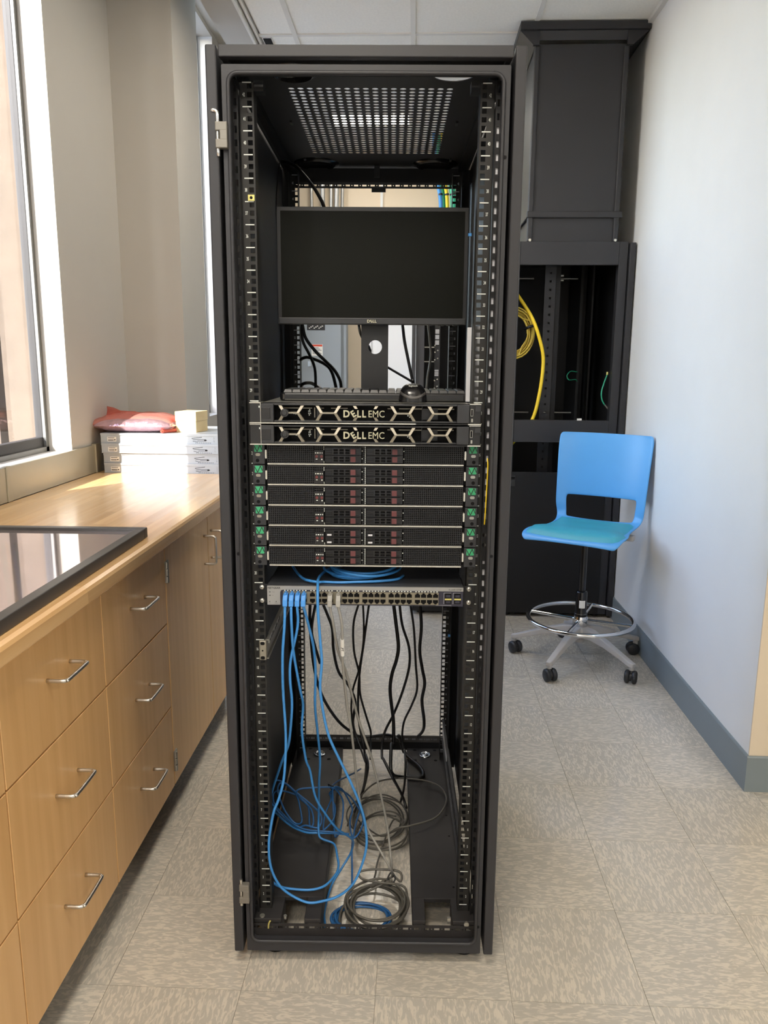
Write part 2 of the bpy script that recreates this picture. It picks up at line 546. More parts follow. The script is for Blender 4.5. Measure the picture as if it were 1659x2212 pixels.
window(1, W1[0], W1[1], 1.03, 3.35)
window(2, W2[0], W2[1], 1.03, 3.57)
struct('added_jamb_lining', B(X0 + 0.04, X1 + 0.002, W2[1] - 0.006, W2[1], 1.03, 3.57), 'door')  # white lining added so the far jamb looks sunlit
w3 = window(3, W3[0], W3[1], 1.03, 3.35, mull=(-2.15,))

# outside: concrete pier of the facade and paving, plus fin and wing added as sun blockers
struct('wall_pier', B(-1.965, -1.801, 1.725, 2.2, -0.2, 5.5), 'concrete')
struct('sun_block_fin', B(-2.75, -2.15, 2.0, 2.75, -0.2, 5.6), 'concrete')
struct('sun_block_wing', B(-4.7, -4.2, -7.6, -3.6, -0.2, 8.5), 'concrete')
struct('ground', B(-30, -1.86, -25, 25, -0.4, -0.2), 'pave')

# ceiling: lay-in tiles in a white grid, a plaster margin over the windows
ceil = struct('ceiling', B(-1.10, 3.34, -4.1, 5.1, CEIL + 0.012, CEIL + 0.05), 'grid')
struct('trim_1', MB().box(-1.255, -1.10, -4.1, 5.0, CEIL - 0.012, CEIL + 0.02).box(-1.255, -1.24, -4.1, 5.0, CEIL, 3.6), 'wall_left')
struct('trim_2', MB().box(-1.10, -1.088, -4.1, 5.0, CEIL - 0.03, CEIL + 0.005).box(-1.078, -1.066, -4.1, 5.0, CEIL - 0.012, CEIL + 0.005), 'grid')
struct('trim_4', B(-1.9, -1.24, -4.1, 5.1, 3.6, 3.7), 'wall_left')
struct('trim_3', B(WALLX - 0.022, WALLX, 0.913, 5.0, CEIL - 0.018, CEIL + 0.012), 'grid')
GX = [-1.066, -0.880, -0.273, 0.334, WALLX]
GY = [2.83 + 0.61 * k for k in range(-11, 5)]
LIGHTS = [(1, 13), (1, 9), (1, 4), (1, 1), (3, 2)]
bars = MB()
for x in GX[1:-1]:
    bars.box(x - 0.012, x + 0.012, -4.0, 5.0, CEIL - 0.004, CEIL + 0.004)
for y in GY:
    bars.box(-1.066, WALLX, y - 0.012, y + 0.012, CEIL - 0.0035, CEIL + 0.0035)
BASE[ceil.name] = Vector((0, 0, 0))
bars.build('grid_bar', 'grid', ceil)
tc = {}
for i in range(4):
    for j in range(len(GY) - 1):
        if (i, j) in LIGHTS: continue
        w = GX[i + 1] - GX[i]
        if i not in tc:
            tc[i] = B(-w / 2 + 0.01, w / 2 - 0.01, -0.294, 0.294, -0.002, 0.01).build('ceiling_tile', 'ceiling')
            o = tc[i]
        else:
            o = tc[i].copy(); COL.objects.link(o)
        o.parent = ceil
        o.location = ((GX[i] + GX[i + 1]) / 2, GY[j] + 0.305, CEIL + 0.004)
# wider front part of the room: one plain lay-in field (out of view)
B(WALLX, 3.2, -4.0, 0.913, CEIL, CEIL + 0.012).build('ceiling_tile', 'ceiling', ceil)

LL = ['recessed ceiling light glowing beyond the perforated rack roof', 'recessed ceiling light over the middle of the room',
      'recessed ceiling light above the front of the black rack', 'recessed ceiling light near the front wall', 'recessed ceiling light on the right of the front room']
for k, (i, j) in enumerate(LIGHTS):
    cx = (GX[i] + GX[i + 1]) / 2 if i < 3 else 2.0
    cy = GY[j] + 0.305
    hy = 0.29
    if k == 0: cy, hy = 4.215, 0.155
    t = thing('ceiling_light', LL[k], 'ceiling light', (cx, cy, CEIL), group='recessed ceiling lights')
    hi = hy - 0.02
    f = MB().box(cx - 0.29, cx + 0.29, cy - hy, cy - hi, CEIL - 0.008, CEIL + 0.008).box(cx - 0.29, cx + 0.29, cy + hi, cy + hy, CEIL - 0.008, CEIL + 0.008)
    f.box(cx - 0.29, cx - 0.27, cy - hi, cy + hi, CEIL - 0.008, CEIL + 0.008).box(cx + 0.27, cx + 0.29, cy - hi, cy + hi, CEIL - 0.008, CEIL + 0.008)
    f.build('frame', 'grid', t)
    B(cx - 0.27, cx + 0.27, cy - hi, cy + hi, CEIL - 0.004, CEIL + 0.004).build('diffuser', 'lamp', t)
    if k == 0: B(cx - 0.293, cx + 0.293, cy + hy + 0.002, GY[j + 1] - 0.014, CEIL + 0.002, CEIL + 0.012).build('infill', 'ceiling', t)
    la = bpy.data.lights.new('ceiling_lamp', 'AREA'); la.shape = 'RECTANGLE'; la.size = 0.5; la.size_y = 2 * hi; la.energy = (4.0, 4.0, 24.0, 34.0, 30.0)[k]; la.color = (1.0, 0.91, 0.79)
    lo = bpy.data.objects.new('lamp_bulb', la); COL.objects.link(lo); lo.parent = t; lo.location = (0, 0, -0.012)
t = thing('ceiling_vent', 'small black slot vent in the ceiling above the left end of the rack', 'vent', (-1.03, 2.92, CEIL))
B(-1.05, -1.01, 2.86, 3.05, CEIL - 0.006, CEIL + 0.002).build('slot', 'dark', t)
B(-1.055, -1.005, 2.85, 3.06, CEIL - 0.003, CEIL + 0.003).build('frame', 'grid', t)

# door and electrical panel on the far wall
d = struct('door_1', B(-0.60, 0.32, BACKY - 0.05, BACKY - 0.006, 0.01, 2.12), 'door', bev=0.004)
BASE[d.name] = Vector((0, 0, 0))
MB().box(-0.65, -0.60, BACKY - 0.06, BACKY, 0, 2.17).box(0.32, 0.37, BACKY - 0.06, BACKY, 0, 2.17).box(-0.65, 0.37, BACKY - 0.06, BACKY, 2.12, 2.17).build('door_frame', 'door', d)
MB().cyl((0.24, BACKY - 0.05, 1.0), (0.24, BACKY - 0.11, 1.0), 0.012).cyl((0.24, BACKY - 0.105, 1.0), (0.12, BACKY - 0.105, 1.0), 0.009).build('door_handle', 'nickel', d)
struct('baseboard_back', B(-1.65, -0.66, BACKY - 0.012, BACKY, 0, 0.127), 'baseboard')
struct('trim_5', B(-0.535, -0.515, BACKY - 0.012, BACKY, 2.17, 3.05), 'wall')

t = thing('electrical_panel', 'grey enamelled electrical cabinet with warning label on the far wall', 'electrical panel', (-1.22, BACKY - 0.1, 0.35))
py = BACKY - 0.18
B(-1.62, -0.795, py + 0.02, BACKY - 0.002, 0.30, 2.0).build('cabinet_body', 'panelgrey', t, bev=0.004)
dd = B(-1.60, -0.835, py, py + 0.02, 0.33, 1.97).build('door', 'panelgrey', t, bev=0.004)
MB().box(-1.104, -1.076, py - 0.012, py, 1.37, 1.41).build('latch', 'chrome', dd)
lab = B(-1.075, -0.985, py - 0.001, py, 1.455, 1.545).build('warning_label', 'paper', t)
B(-1.072, -0.988, py - 0.0015, py - 0.0009, 1.528, 1.543).build('red_band', 'redink', lab)
m = MB()
for k in range(6): m.box(-1.066, -0.994 - 0.012 * (k % 3), py - 0.0015, py - 0.0009, 1.470 + 0.009 * k, 1.4735 + 0.009 * k)
m.build('label_lines', 'ink', lab)
lab = B(-1.11, -0.965, py - 0.001, py, 1.655, 1.71).build('black_label', 'ink', t)
m = MB()
for k in range(9): m.cbox((-1.09 + 0.013 * k, py - 0.0012, 1.672 + 0.008 * (k % 3)), (0.011, 0.0006, 0.006))
m.build('label_print', 'paper', lab)
for k, (x, dy) in enumerate([(-1.07, 0), (-0.985, .02), (-0.925, 0), (-0.885, .03), (-0.850, 0)]):
    r = 0.013 + 0.006 * (k % 2)
    t = tag(MB().cyl((x, BACKY - 0.03 - dy, 2.0), (x + 0.01 * (k - 2), BACKY - 0.03 - dy, CEIL + 0.01), r, n=12).build('conduit', 'conduit', base=(x, BACKY - 0.03, 2.0)),
            ['leftmost steel conduit rising above the grey panel', 'second steel conduit from the left above the grey panel', 'middle steel conduit above the grey panel',
             'fourth steel conduit from the left above the grey panel', 'rightmost steel conduit rising above the grey panel'][k], 'conduit', 'conduits above the electrical panel')
# riser cables to the racks seen at the top of the rack opening
for k, (nm, mm, lb, xs, r) in enumerate([('blue', 'blue', 'blue riser cable strapped beside the yellow one near the ceiling', (-0.058, -0.093), 0.016),
                                        ('yellow', 'yellow', 'yellow riser cable between blue and green ones near the ceiling', (-0.010, -0.035), 0.013),
                                        ('green', 'gwire', 'broad green riser cable rightmost of the three near the ceiling', (0.036, 0.016), 0.024),
                                        ('green', 'gwire', 'green riser cable behind the blue and yellow ones near the ceiling', (-0.036, -0.061), 0.02)]):
    y = 4.55 + (0.06 if k == 3 else 0)
    m = MB().tube([(xs[0] + 0.03, y, 1.95), (xs[0], y, 2.35), (xs[0] - 0.012, y, 2.6), (xs[1] - 0.02, y, 2.8), (xs[1] - 0.03, y, CEIL)], r, n=10)
    o = tag(m.build('riser_cable', mm, base=(xs[0], y, 1.95)), lb, 'cable', 'coloured riser cables')
    if k < 3:
        BASE[o.name] = Vector((xs[0], y, 1.95))
        for z in (2.62, 2.70): MB().cyl((xs[0] - 0.012 - (2.62 - z) * -0.1, y, z), (xs[0] - 0.014, y, z + 0.012), r + 0.003, n=10).build('cable_tie', 'blackc', o)

# ------------------------------------------------------------------ base cabinets and worktop
XF = -0.965
HZ = [(0.632, 0.866), (0.367, 0.628), (0.103, 0.363)]
def pull(y0, z0, y1, z1, parent):
    a = Vector((XF, y0, z0)); b = Vector((XF, y1, z1)); o = Vector((0.041, 0, 0)); dr = (b - a).normalized()
    pts = [a, a + o * 0.72, a + o * 0.93 + dr * 0.004, a + o + dr * 0.013, b + o - dr * 0.013, b + o * 0.93 - dr * 0.004, b + o * 0.72, b]
    MB().tube(pts, 0.0042, n=10, sub=4).build('handle', 'nickel', parent)
units = [(-1.17, -0.71, 'drawer cabinet furthest to the left, outside the picture'), (-0.71, -0.25, 'maple drawer cabinet cut off by the left edge of the picture'),
         (-0.25, 0.21, 'maple three drawer cabinet under the near end of the framed glass panel'), (0.21, 0.675, 'maple three drawer cabinet next to the tall hinged doors')]
for ui, (y0, y1, lb) in enumerate(units):
    if ui == 0: continue
    t = thing('drawer_cabinet', lb, 'cabinet', (-1.3, (y0 + y1) / 2, 0), group='drawer cabinets under the worktop')
    B(-1.62, XF - 0.021, y0 + 0.0005, y1 - 0.0005, 0.10, 0.869).build('carcass', 'carcass', t)
    B(-1.60, -1.045, y0 + 0.0005, y1 - 0.0005, 0.0, 0.10).build('toe_kick', 'kick', t)
    for z0, z1 in HZ:
        d = B(XF - 0.02, XF, y0 + 0.002, y1 - 0.002, z0, z1).build('drawer', 'maple', t, bev=0.0012)
        zc = {0.632: 0.768, 0.367: 0.515, 0.103: 0.257}[z0]
        yc = (y0 + y1) / 2
        pull(yc - 0.052, zc, yc + 0.052, zc, d)
t = thing('door_cabinet', 'maple cabinet with two hinged doors and upright handles beside the rack', 'cabinet', (-1.3, 1.15, 0))
B(-1.62, XF - 0.021, 0.6755, 1.6245, 0.10, 0.869).build('carcass', 'carcass', t)
B(-1.60, -1.045, 0.6755, 1.6245, 0.0, 0.10).build('toe_kick', 'kick', t)
for y0, y1, hy in ((0.679, 1.148, 1.10), (1.152, 1.622, 1.192)):
    d = B(XF - 0.02, XF, y0, y1, 0.103, 0.866).build('door', 'maple', t, bev=0.0012)
    pull(hy, 0.702, hy, 0.802, d)
    for z in (0.787, 0.181) if hy < 1.15 else ():
        m = MB().box(XF - 0.001, XF + 0.004, y0 - 0.003, y0 + 0.020, z - 0.033, z + 0.033)
        for k in range(3): m.cyl((XF + 0.004, y0 + 0.002, z - 0.033 + 0.022 * k + 0.001), (XF + 0.004, y0 + 0.002, z - 0.013 + 0.022 * k), 0.0055, n=10)
        m.build('hinge', 'steel', d)

t = thing('worktop', 'maple butcher block worktop running under the windows', 'worktop', (-1.3, 0.6, 0.87))
B(-1.638, -0.968, -1.2, 2.298, 0.8695, 0.885).build('core', 'carcass', t)
rows = 16
rw_ = (1.638 - 0.945) / rows
proto = {}
for r in range(rows):
    y = -1.2
    x0 = -1.638 + r * rw_
    while y < 2.297:
        L = random.choice((0.35, 0.5, 0.65, 0.8))
        y1 = min(y + L, 2.298)
        if y1 > 2.2: y1 = 2.298
        if r < rows - 1:
            B(x0, x0 + rw_ - 0.0002, y, y1 - 0.0003, 0.8852, 0.914).build('stave', 'stave', t)
        else:
            xe = x0 + rw_
            MB().prism([(x0, 0.8705), (xe - 0.005, 0.8705), (xe, 0.8755), (xe, 0.902), (xe - 0.003, 0.9095), (xe - 0.011, 0.914), (x0, 0.914)], y, y1 - 0.0003, 'y').build('stave', 'stave', t)
        y = y1

t = thing('wall_raceway', 'brushed metal raceway along the back of the worktop under the window', 'raceway', (-1.65, 0.6, 0.914))
B(-1.654, -1.640, -1.2, 1.83, 0.9145, 1.036).build('cover', 'raceway', t, bev=0.002)
B(-1.654, -1.634, 1.83, 1.876, 0.9145, 1.041).build('end_cap', 'raceway', t, bev=0.002)
B(-1.760, -1.632, -1.2, 1.6395, 1.030, 1.041).build('ledge', 'raceway', t, bev=0.002) if False else None
B(-1.654, -1.637, 1.08, 1.11, 0.9145, 1.039).build('joint_strip', 'raceway', t, bev=0.002)

# framed smoked glass lying on the worktop
t = thing('glass_panel', 'dark framed smoked glass panel lying on the near worktop', 'glass panel', (-1.28, 0.0, 0.914), rotz=math.radians(0.8))
gx0, gx1, gy0, gy1 = -1.585, -0.972, -0.62, 0.585
f = MB()
for a in ((gx0, gx1, gy0, gy0 + 0.026), (gx0, gx1, gy1 - 0.026, gy1), (gx0, gx0 + 0.026, gy0 + 0.026, gy1 - 0.026), (gx1 - 0.026, gx1, gy0 + 0.026, gy1 - 0.026)):
    f.box(a[0], a[1], a[2], a[3], 0.9145, 0.9425)
f.build('frame', 'pframe', t, bev=0.002)
B(gx0 + 0.02, gx1 - 0.02, gy0 + 0.02, gy1 - 0.02, 0.925, 0.934).build('pane', 'smoke', t)
B(gx0 + 0.024, gx1 - 0.024, gy0 + 0.024, gy1 - 0.024, 0.9145, 0.9245).build('backing', 'black', t)

# four galvanised server chassis stacked on the worktop, long side to the room
LB = ['galvanised server chassis at the bottom of the stack on the worktop', 'galvanised server chassis second from bottom of the stack on the worktop',
      'galvanised server chassis third from bottom of the stack on the worktop', 'galvanised server chassis on top of the stack, under the red bag']
SX0, SY = -1.612, 1.833
def flat_server(k, dx, dy):
    z0 = 0.9145 + 0.0437 * k
    x0 = SX0 + dx; x1 = x0 + 0.66; y0 = SY + dy; y1 = y0 + 0.43
    t = thing('silver_server', LB[k], 'server', ((x0 + x1) / 2, (y0 + y1) / 2, z0), group='silver servers stacked on the worktop')
    B(x0, x1, y0 + 0.002, y1, z0, z0 + 0.0432).build('chassis', 'zinc', t, bev=0.001)
    MB().box(x0, x1 + 0.0, y0, y0 + 0.003, z0 + 0.034, z0 + 0.0432).box(x0, x1, y0 + 0.0005, y0 + 0.003, z0, z0 + 0.003).build('lid_lip', 'zinc', t)
    lb = B(x0 + 0.030, x0 + 0.070, y0 + 0.001, y0 + 0.003, z0 + 0.007, z0 + 0.027).build('sticker', 'paper', t)
    m = MB()
    for q in range(3): m.box(x0 + 0.033, x0 + 0.058 + 0.004 * (q == 2), y0 + 0.0004, y0 + 0.0012, z0 + 0.010 + 0.004 * q + (0.004 if q == 2 else 0), z0 + 0.012 + 0.004 * q + (0.004 if q == 2 else 0))
    m.box(x0 + 0.060, x0 + 0.067, y0 + 0.0004, y0 + 0.0012, z0 + 0.012, z0 + 0.016)
    m.build('sticker_print', 'ink', lb)
    hx = x0 + 0.405
    pts = [(hx + 0.045, z0 + 0.030), (hx, z0 + 0.024), (hx + 0.008, z0 + 0.019), (hx + 0.062, z0 + 0.019), (hx + 0.066, z0 + 0.016), (hx + 0.062, z0 + 0.013),
           (hx + 0.026, z0 + 0.013), (hx + 0.024, z0 + 0.008), (hx + 0.004, z0 + 0.0125)]
    m = MB().tube([(a, y0 + 0.0016, b) for a, b in pts], 0.0009, n=6, smoothpath=False)
    m.box(hx + 0.055, hx + 0.064, y0 + 0.0008, y0 + 0.003, z0 + 0.0135, z0 + 0.0185)
    for q in range(9): m.box(hx + 0.016 + 0.008 * q, hx + 0.020 + 0.008 * q, y0 + 0.0008, y0 + 0.003, z0 + 0.0035, z0 + 0.0055)
    m.build('rail_latch', 'ink', t)
    m = MB()
    for q, zz in ((0, 0.012), (1, 0.026)): m.cyl((hx + 0.095, y0 + 0.002, z0 + zz), (hx + 0.095, y0, z0 + zz), 0.004, n=10)
    m.cyl((x0 + 0.010, y0 + 0.002, z0 + 0.026), (x0 + 0.010, y0, z0 + 0.026), 0.002, n=8)
    m.each('rivet', 'zinc', t)
for k, (dx, dy) in enumerate([(0.008, 0.0), (0.006, 0.004), (0.002, -0.003), (-0.002, 0.003)]):
    flat_server(k, dx, dy)
ZT = 0.9145 + 0.0437 * 3 + 0.0432

# red film bag with a silver bubble pouch inside
t = thing('bubble_bag', 'translucent red film bag round a silver bubble pouch on the silver servers', 'bag', (-1.50, 1.97, ZT))
def pillow(cx, cy, z0, ax, ay, h, seed, amp, nx=34, ny=20, pinch=1.0, top=1.0):
    rnd = random.Random(seed)
    ph = [rnd.uniform(0, 6.28) for _ in range(8)]
    vs = []; fs = []
    for side in (0, 1):
        for j in range(ny + 1):
            for i in range(nx + 1):
                u = -1 + 2 * i / nx; v = -1 + 2 * j / ny
                e = max(0.0, (1 - abs(u) ** 2.6)) ** 0.5 * max(0.0, (1 - abs(v) ** 2.6)) ** 0.5
                wv = 1 + amp * (math.sin(5 * u + ph[0] + 3 * v) + 0.6 * math.sin(9 * v + ph[1] - 4 * u) + 0.4 * math.sin(17 * u + ph[2]))
                mid = h * 0.42
                z = z0 + (mid + (h - mid) * e * wv * top if side else mid - mid * min(1, e * 1.25))
                vs.append((cx + ax * u * (1 + 0.03 * math.sin(4 * v + ph[3])), cy + ay * v * (1 + 0.05 * math.sin(3 * u + ph[4])), max(z, z0)))
        o = side * (nx + 1) * (ny + 1)
        for j in range(ny):
            for i in range(nx):
                a = o + j * (nx + 1) + i
                q = (a, a + 1, a + nx + 2, a + nx + 1)
                fs.append(q if side else q[::-1])
    return MB().add(vs, fs, True)
pillow(-1.475, 1.953, ZT + 0.002, 0.172, 0.112, 0.066, 3, 0.04).build('pouch', 'foil', t)
pillow(-1.494, 1.988, ZT + 0.0005, 0.188, 0.122, 0.084, 5, 0.05).build('film', 'redfilm', t)
fl = MB()
vs = []; fs = []
for i in range(11):
    u = i / 10
    x = -1.655 + 0.33 * u
    lo = ZT + 0.040 + 0.015 * math.sin(u * 5)
    hi = ZT + 0.112 - 0.05 * u ** 0.6 + 0.004 * math.sin(u * 21)
    if i == 0: hi = ZT + 0.108
    for w in range(5):
        q = w / 4
        vs.append((x + 0.012 * q, 1.985 + 0.05 * q - 0.035 * q * q + 0.01 * math.sin(7 * u + 3 * q), lo + (hi - lo) * q))
for i in range(10):
    for w in range(4):
        a = i * 5 + w
        fs.append((a, a + 1, a + 6, a + 5))
o = fl.add(vs, fs, True).build('open_flap', 'redfilm', t)
o.modifiers.new('thick', 'SOLIDIFY').thickness = 0.0008
tag(MB().cyl((-1.345, 1.855, ZT + 0.009), (-1.30, 1.925, ZT + 0.009), 0.0085, n=16).cyl((-1.345, 1.855, ZT + 0.009), (-1.348, 1.850, ZT + 0.009), 0.005, n=12)
    .build('red_tube', 'redplastic', base=(-1.345, 1.855, ZT)), 'short red plastic tube between the red bag and the kraft box', 'tube')
t = thing('kraft_box', 'small kraft cardboard box with a deep lid on the silver servers', 'box', (-1.235, 1.955, ZT), rotz=0.0)
R = Matrix.Rotation(math.radians(-10), 3, 'Z')
for nm, hz0, hz1, e in (('box_base', 0.0, 0.052, 0.0), ('box_lid', 0.050, 0.092, 0.003)):
    MB().cbox((-1.243, 1.965, ZT + 0.0005 + (hz0 + hz1) / 2), (0.098 + e, 0.118 + e, hz1 - hz0), R).build(nm, 'kraft', t, bev=0.0015)

# ------------------------------------------------------------------ racks standing along the far side
def far_rack(name, label, x0, x1, extras):
    y0, y1, zt = 2.70, 3.65, 2.022
    t = thing('server_rack', label, 'rack', ((x0 + x1) / 2, (y0 + y1) / 2, 0))
    pw = 0.045
    MB().box(x0, x0 + pw, y0, y0 + 0.05, 0.02, zt).box(x1 - pw, x1, y0, y0 + 0.05, 0.02, zt).box(x0, x0 + pw, y1 - 0.05, y1, 0.02, zt).box(x1 - pw, x1, y1 - 0.05, y1, 0.02, zt).each('corner_post', 'rack', t, bev=0.002)
    B(x0 + pw, x1 - pw, y0 + 0.002, y0 + 0.03, 1.906, zt).build('header', 'rack', t, bev=0.002)
    B(x0, x1, y0 + 0.03, y1, zt - 0.02, zt).build('top_cover', 'rack', t)
    MB().box(x0 + pw, x1 - pw, y0 + 0.002, y0 + 0.05, 0.985, 1.104).build('cross_bar', 'rack', t, bev=0.002)
    d = B(x0 + 0.004, x1 - pw + 0.002, y0 - 0.006, y0 + 0.012, 0.022, 0.822).build('lower_door', 'rackin', t, bev=0.003)
    m = MB().box(x0 + 0.038, x0 + 0.062, y0 - 0.010, y0 - 0.006, 0.745, 0.80)
    m.cyl((x0 + 0.050, y0 - 0.013, 0.765), (x0 + 0.050, y0 - 0.006, 0.765), 0.009)
    m.build('latch', 'bezelgrey', d)
    B(x0 + 0.040, x0 + 0.060, y0 - 0.0115, y0 - 0.0101, 0.782, 0.797).build('latch_slot', 'dark', d)
    B(x0 + 0.01, x1 - 0.01, y1 - 0.01, y1, 0.02, zt).build('back_panel', 'rackin', t)
    # the two racks are bayed: no panel between them
    if x0 < 0: B(x0 + 0.001, x0 + 0.012, y0 + 0.05, y1 - 0.05, 0.02, zt - 0.02).build('side_panel', 'rackin', t)
    if x1 > 0.5: B(x1 - 0.012, x1 - 0.001, y0 + 0.05, y1 - 0.05, 0.02, zt - 0.02).build('side_panel', 'rackin', t)
    B(x0, x1, y0 + 0.02, y1, 0.02, 0.06).build('base', 'rackin', t)
    m = MB()
    for x in (x0 + 0.05, x1 - 0.05):
        for y in (y0 + 0.05, y1 - 0.05): m.cyl((x, y, 0), (x, y, 0.02), 0.022, n=12)
    m.each('foot', 'black', t)
    extras(t, x0, x1, y0, y1, zt)
    return t
def rail_holes(t, x0, x1, y, z0, z1, pitch, w, h, m='rack'):
    """A perforated upright: strips and rungs round real openings."""
    mb = MB(); c = (x0 + x1) / 2
    mb.box(x0, c - w / 2, y, y + 0.003, z0, z1).box(c + w / 2, x1, y, y + 0.003, z0, z1)
    z = z0; n = int((z1 - z0) / pitch)
    for k in range(n + 1):
        mb.box(c - w / 2, c + w / 2, y, y + 0.003, max(z0, z0 + k * pitch - pitch + h), min(z1, z0 + k * pitch))if k else mb.box(c - w / 2, c + w / 2, y, y + 0.003, z0 - 0.001, z0)
    return mb.build('perforated_upright', m, t)
def ex1(t, x0, x1, y0, y1, zt):
    rail_holes(t, 0.466, 0.528, 2.92, 0.06, 2.0, 0.0445, 0.012, 0.012)
    B(0.528, 0.552, 2.92, 3.0, 0.06, 2.0).build('upright_return', 'rackin', t)
    B(0.526, 0.528, 2.92, 3.0, 0.06, 2.0).build('upright_return', 'rackin', t)
    m = MB()
    for z in (1.90, 1.11):
        m.cyl((x0 + 0.02, 3.3, z), (0.46, 3.3, z), 0.005, n=8).cyl((0.55, 3.3, z), (0.72, 3.3, z), 0.005, n=8)
    m.each('tie_rod', 'steel', t)
    m = MB()
    for z in (1.86, 1.885): m.cyl((0.565, 3.0, z), (0.58, 3.0, z), 0.008, n=10)
    m.each('bolt', 'steel', t)
    MB().box(0.73, 0.745, 3.25, 3.6, 0.06, 2.0).box(0.765, 0.775, 3.1, 3.2, 0.06, 2.0).each('inner_upright', 'rackin', t)
    B(0.640, 0.662, y0 + 0.01, y0 + 0.03, 1.104, 1.114).build('pale_clip', 'paper', t)
    # side panel towards the wall stands proud
    B(x1 + 0.004, x1 + 0.034, y0 - 0.02, y1, 0.015, 2.015).build('outer_panel', 'rack', t, bev=0.003)
far_rack('server_rack', 'black rack with a chimney duct behind the blue stool, against the right wall', 0.254, 0.850, ex1)
def ex2(t, x0, x1, y0, y1, zt):
    B(x0 - 0.022, x0 - 0.002, y0 - 0.02, y1, 0.10, 2.015).build('outer_panel', 'rack', t, bev=0.003)
    MB().box(-0.13, -0.10, 2.95, 2.99, 0.06, 2.0).each('inner_upright', 'rack', t)
    m = MB()
    for z in (1.49, 1.41): m.box(-0.19, -0.10, 2.97, 2.985, z - 0.003, z + 0.003)
    m.each('support_rod', 'steel', t)
    m = MB()
    for k, z in enumerate((1.575, 1.545, 1.515, 1.36, 1.347, 1.335)): m.box(-0.128, -0.106, 2.935, 2.95, z - (0.012 if k < 3 else 0.005), z + (0.012 if k < 3 else 0.005))
    m.each('cable_bracket', 'pale', t)
    m = MB()
    for k, z in enumerate((1.50, 1.472, 1.462, 1.428, 1.42, 1.312, 1.305, 1.272, 1.262)): m.cyl((-0.128 + 0.016 * (k % 2), 2.945, z), (-0.128 + 0.016 * (k % 2), 2.95, z), 0.004, n=8)
    m.each('screw', 'silver', t)
far_rack('server_rack', 'black rack seen through the middle of the front rack, left of the chimney rack', -0.235, 0.250, ex2)

t = thing('chimney_duct', 'tall dark metal chimney duct from the top of the far rack to the ceiling', 'duct', (0.565, 3.1, 2.0225))
dx0, dx1, dy0, dy1 = 0.330, 0.798, 2.715, 3.35
B(dx0 + 0.01, dx1 - 0.01, dy0 + 0.012, dy1, 2.0225, 2.96).build('duct_panel', 'rack', t, bev=0.002)
for x in (dx0, dx1 - 0.028):
    MB().box(x, x + 0.028, dy0, dy0 + 0.04, 2.0225, 2.95).build('corner_trim', 'rack', t, bev=0.006)
m = MB().box(dx0 - 0.006, dx1 + 0.012, dy0 - 0.006, dy0 + 0.012, 2.140, 2.172).box(dx0 - 0.006, dx0 + 0.004, dy0, dy1, 2.140, 2.172)
m.build('slide_collar', 'rack', t, bev=0.004)
m = MB()
# flared ceiling collar: a shallow lip with a gusset at each front corner
m.box(0.255, 0.886, 2.68, 2.70, 3.010, 3.045).box(0.255, 0.275, 2.70, 3.40, 3.010, 3.045).box(0.866, 0.886, 2.70, 3.40, 3.010, 3.045)
for sx, a, b in ((1, 0.256, 0.352), (-1, 0.885, 0.782)):
    m.prism([(a, 3.012), (b, 3.012), (b, 2.948), (b - sx * 0.030, 2.948)], 2.702, 2.722, 'y')
m.add([(0.256, 2.702, 3.010), (0.885, 2.702, 3.010), (0.800, 2.722, 2.975), (0.335, 2.722, 2.975)], [(0, 1, 2, 3)])
for x0, x1 in ((0.256, 0.335), (0.885, 0.800)):
    m.add([(x0, 2.702, 3.011), (x0, 3.40, 3.011), (x1, 3.36, 2.948), (x1, 2.722, 2.948)], [(0, 1, 2, 3)])
m.build('ceiling_flange', 'rack', t)
m = MB()
for x in (0.345, 0.782): m.cyl((x, 2.708, 2.030), (x, 2.72, 2.030), 0.007, n=10)
m.each('bolt', 'silver', t)

W = lambda name, mb, m, base, label, cat, group=None: tag(mb.build(name, m, base=base), label, cat, group)
W('fibre_cable', MB().tube([(0.262, 2.82, 1.84), (0.302, 2.79, 1.764), (0.384, 2.75, 1.633), (0.437, 2.75, 1.489), (0.449, 2.75, 1.392), (0.436, 2.75, 1.244), (0.404, 2.76, 1.10), (0.33, 2.78, 1.0), (0.300, 2.79, 0.962), (0.275, 2.82, 0.91)], 0.0095, n=10),
  'yellow', (0.24, 2.80, 0.9), 'thick bright yellow cable arching through the far rack behind the stool', 'cable')
t = thing('cable_coil', 'coil of ochre yellow fibre cable tied inside the far rack', 'cable coil', (0.29, 3.02, 1.57))
m = MB(); rnd = random.Random(4)
pts = []
for k in range(13 * 14):
    a = 2 * math.pi * k / 14
    tn = k / 14
    rr = 0.078 + 0.035 * ((tn * 0.37) % 1.0) + 0.004 * math.sin(tn * 5)
    pts.append((0.315 + rr * math.cos(a), 3.0 + 0.03 * math.sin(tn * 2.1) + 0.006 * math.sin(a * 2 + tn), 1.57 + 1.25 * rr * math.sin(a)))
m.tube(pts, 0.0045, n=6, sub=2).build('cord', 'yellowd', t)
MB().tube([(0.385, 2.955, 1.60), (0.445, 2.955, 1.62), (0.455, 3.04, 1.625), (0.385, 3.04, 1.60)], 0.008, n=8, closed=True).build('strap', 'blackc', t)
t = thing('ground_wire', 'short green earthing wire hanging from the right post of the far rack', 'wire', (0.79, 2.76, 1.17))
MB().tube([(0.796, 2.762, 1.348), (0.780, 2.752, 1.305), (0.768, 2.75, 1.255), (0.773, 2.75, 1.215), (0.790, 2.752, 1.185)], 0.0035, n=8).build('cord', 'gwire', t)
